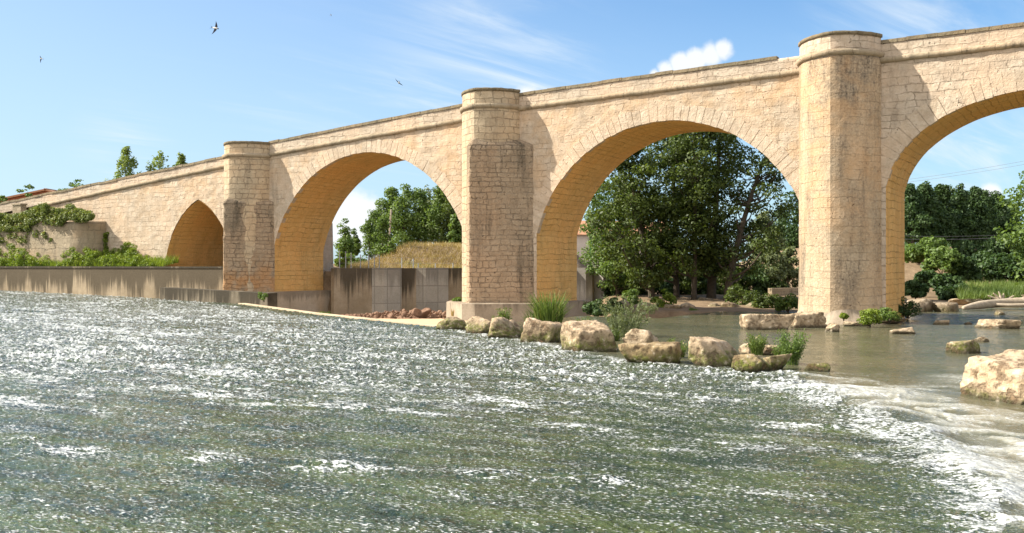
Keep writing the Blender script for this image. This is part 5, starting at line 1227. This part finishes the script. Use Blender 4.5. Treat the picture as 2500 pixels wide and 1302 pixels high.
for f in (0.30, 0.55, 0.75):
    c = p0+du_*Ld*f-nn_*0.004; mb = MB(); mb.hexa([tuple(Z(c+du_*sx*0.45+nn_*k, 3.6+zz_)) for zz_ in (0, 1.3) for (sx, k) in ((-1, 0), (1, 0), (1, 0.01), (-1, 0.01))]); fr = mkb('window', mb, M_dark, hs)
    mb = MB()
    for (x0, x1, za, zb) in ((-0.55, 0.55, 3.5, 3.6), (-0.55, 0.55, 4.9, 5.0), (-0.55, -0.45, 3.6, 4.9), (0.45, 0.55, 3.6, 4.9)):
        mb.hexa([tuple(Z(c+du_*sx+nn_*k, zq)) for zq in (za, zb) for (sx, k) in ((x0, -0.012), (x1, -0.012), (x1, 0.006), (x0, 0.006))])
    mkb('frame', mb, M_plaster, fr)
mb = MB(); c = p0+du_*Ld*0.15-nn_*0.03; mb.tube([tuple(Z(c, 1.5)), tuple(Z(c, zt-0.1))], [0.10, 0.10], 8); mb.tube([tuple(Z(c+du_*0, zt-1.0)), tuple(Z(c+du_*1.8, zt-2.3))], [0.08, 0.08], 8)
mkb('drainpipe', mb, M_green, hs)
# utility pole
pb = atd(949, 592, 96); pt = atd(955, 512, 96)
up_ = thing('utility_pole', tuple(pb), 'thin bare wooden utility pole in front of the hilltop trees', 'pole')
mb = MB(); mb.tube([pb-np.array([0, 0, 0.6]), pt], [0.12, 0.08], 8); mkb('shaft', mb, M_wood, up_)
mb = MB(); mb.tube([pt+np.array([*RX, 0])*-0.12+np.array([0, 0, -0.25]), pt+np.array([*RX, 0])*0.12+np.array([0, 0, -0.25])], [0.05, 0.05], 6); mkb('insulator_bracket', mb, M_metal, up_)
# wire fence on top of the far wall
fe = thing('wire_fence', tuple(atd(980, 655, 80)), 'thin metal posts of a wire fence along the top of the far concrete wall', 'fence')
prev = None
for (px, tp, bs) in ((829, 612, 653), (844, 614, 653), (857, 617, 653), (880, 622, 654), (900, 621, 654), (914, 622, 655), (926, 624, 655), (981, 630, 655), (1009, 632, 656), (1021, 642, 656), (1063, 643, 656), (1106, 642, 656)):
    X = bx(px); x, y = bline(X); q = w2c(x, y)[1]+0.35; A = atd(px, bs, q); B = atd(px, tp, q); A[2] = 2.4
    mb = MB(); mb.tube([A, B], [0.035, 0.035], 6); mkb('post', mb, M_metal, fe)
A = atd(998, 655, 79); B = atd(1008, 634, 79); mb = MB(); mb.tube([A, B], [0.035, 0.03], 6); mkb('brace', mb, M_metal, fe)
mb = MB()
for zf in (2.95, 3.35):
    L = []
    for px in (829, 857, 900, 926, 981, 1021, 1063, 1106): X = bx(px); x, y = bline(X); q = w2c(x, y)[1]+0.35; p = atd(px, 640, q); p[2] = zf; L.append(p)
    mb.tube(L, [0.008]*len(L), 4)
mkb('wire', mb, M_metal, fe)
# power lines far behind the right arch
M_wire = plain('dark_wire', (0.16, 0.16, 0.17), (0.2, 0.2, 0.2), 2, 0.6, 0.0)
for i, (a, b, sag, r, lab) in enumerate(((atd(2150, 582, 86), atd(2560, 572, 86), 0.25, 0.022, 'lower dark cable strung in front of the far poplars'), (atd(2150, 574, 86), atd(2560, 566, 86), 0.25, 0.018, 'upper cable of the pair in front of the far poplars'), (atd(2100, 452, 190), atd(2620, 370, 170), 0.5, 0.03, 'fine power line crossing the sky inside the right arch'), (atd(2100, 458, 190), atd(2620, 379, 170), 0.5, 0.03, 'second fine power line just below the first in the sky'))):
    mb = MB(); L = [a+(b-a)*q-np.array([0, 0, sag*4*q*(1-q)]) for q in np.linspace(0, 1, 16)]; mb.tube(L, [r]*16, 4)
    tag(mkb('power_line', mb, M_wire), lab, 'cable', 'overhead lines behind the right arch')
# swallows
M_bdark = plain('dark_plumage', (0.018, 0.018, 0.03), (0.03, 0.03, 0.045), 20, 0.6, 0.1)
M_bwhite = plain('white_plumage', (0.70, 0.68, 0.62), (0.8, 0.78, 0.72), 20, 0.8, 0.1)
def bird(px, py, d, span, heading, roll, label, lift=0.0, pitch=0.0):
    P = atd(px, py, d); root = thing('swallow', tuple(P), label, 'bird', 'swallows over the river')
    # local frame: x forward, y left, z up -> body axes given in the picture's right/up/away directions
    Rr = np.array([*RX, 0]); Uu = np.array([0, 0, 1.0]); Aw = np.array([*FX, 0])
    ch, sh = math.cos(heading), math.sin(heading)
    fw_ = Rr*ch+Uu*sh; wg = -Rr*sh+Uu*ch
    wg = wg*math.cos(roll)+Aw*math.sin(roll); fw_ = fw_*math.cos(pitch)+Aw*math.sin(pitch); bl = np.cross(fw_, wg)
    def M(x, y, z): return tuple(P+(fw_*x+wg*y+bl*z)*span)
    V = []; F = []; n = 10; prof = [(-0.22, 0.012), (-0.16, 0.03), (-0.08, 0.055), (0.0, 0.068), (0.07, 0.066), (0.12, 0.05), (0.145, 0.042), (0.175, 0.045), (0.205, 0.030), (0.23, 0.008)]
    for x, r in prof:
        for k in range(n): q = 2*math.pi*k/n; V.append(M(x, r*math.cos(q), r*0.9*math.sin(q)))
    F = [tuple(f) for f in grid_faces(len(prof), n)]+[(i*n+n-1, i*n, (i+1)*n, (i+1)*n+n-1) for i in range(len(prof)-1)]+[tuple(range(n))[::-1], tuple((len(prof)-1)*n+k for k in range(n))]
    # tail fork and wings belong to the same continuous skin
    def plate(pts, th):
        o = len(V); m_ = len(pts)
        for (x, y, z) in pts: V.append(M(x, y, z+th))
        for (x, y, z) in pts: V.append(M(x, y, z-th))
        F.append(tuple(o+k for k in range(m_))); F.append(tuple(o+m_+k for k in reversed(range(m_))))
        for k in range(m_): F.append((o+k, o+m_+k, o+m_+(k+1) % m_, o+(k+1) % m_))
    nb = len(F)
    for s in (1, -1):
        plate([(0.10, 0.03*s, 0), (0.11, 0.14*s, lift*0.3), (0.02, 0.32*s, lift*0.7), (-0.10, 0.50*s, lift), (-0.08, 0.38*s, lift*0.8), (-0.06, 0.20*s, lift*0.4), (-0.06, 0.03*s, 0)][::s], 0.006)
        plate([(-0.17, 0.0, 0), (-0.19, 0.03*s, 0), (-0.36, 0.10*s, 0), (-0.25, 0.01*s, 0)][::s], 0.005)
    o = mk('body', V, F, M_bdark, root)
    o.data.materials.append(M_bwhite)
    for i, f in enumerate(o.data.polygons):
        if i < (len(prof)-1)*n and f.vertices[0]//n < 6: f.material_index = 1
    return root
bird(526, 69, 26, 0.40, math.radians(-12), 0.25, 'dark swallow with white belly and spread wings, largest in the sky', 0.03)
bird(101, 143, 34, 0.30, math.radians(160), 0.7, 'small dark swallow with raised wings near the left edge of the sky', 0.25, 0.3)
bird(974, 202, 40, 0.42, -2.26, 0.25, 'tiny dark swallow seen from behind with slanting wings above the second arch', 0.0, 1.15)
bird(808, 37, 60, 0.22, math.radians(20), 0.4, 'faint pale speck of a bird high in the sky', 0.0, 0.4)
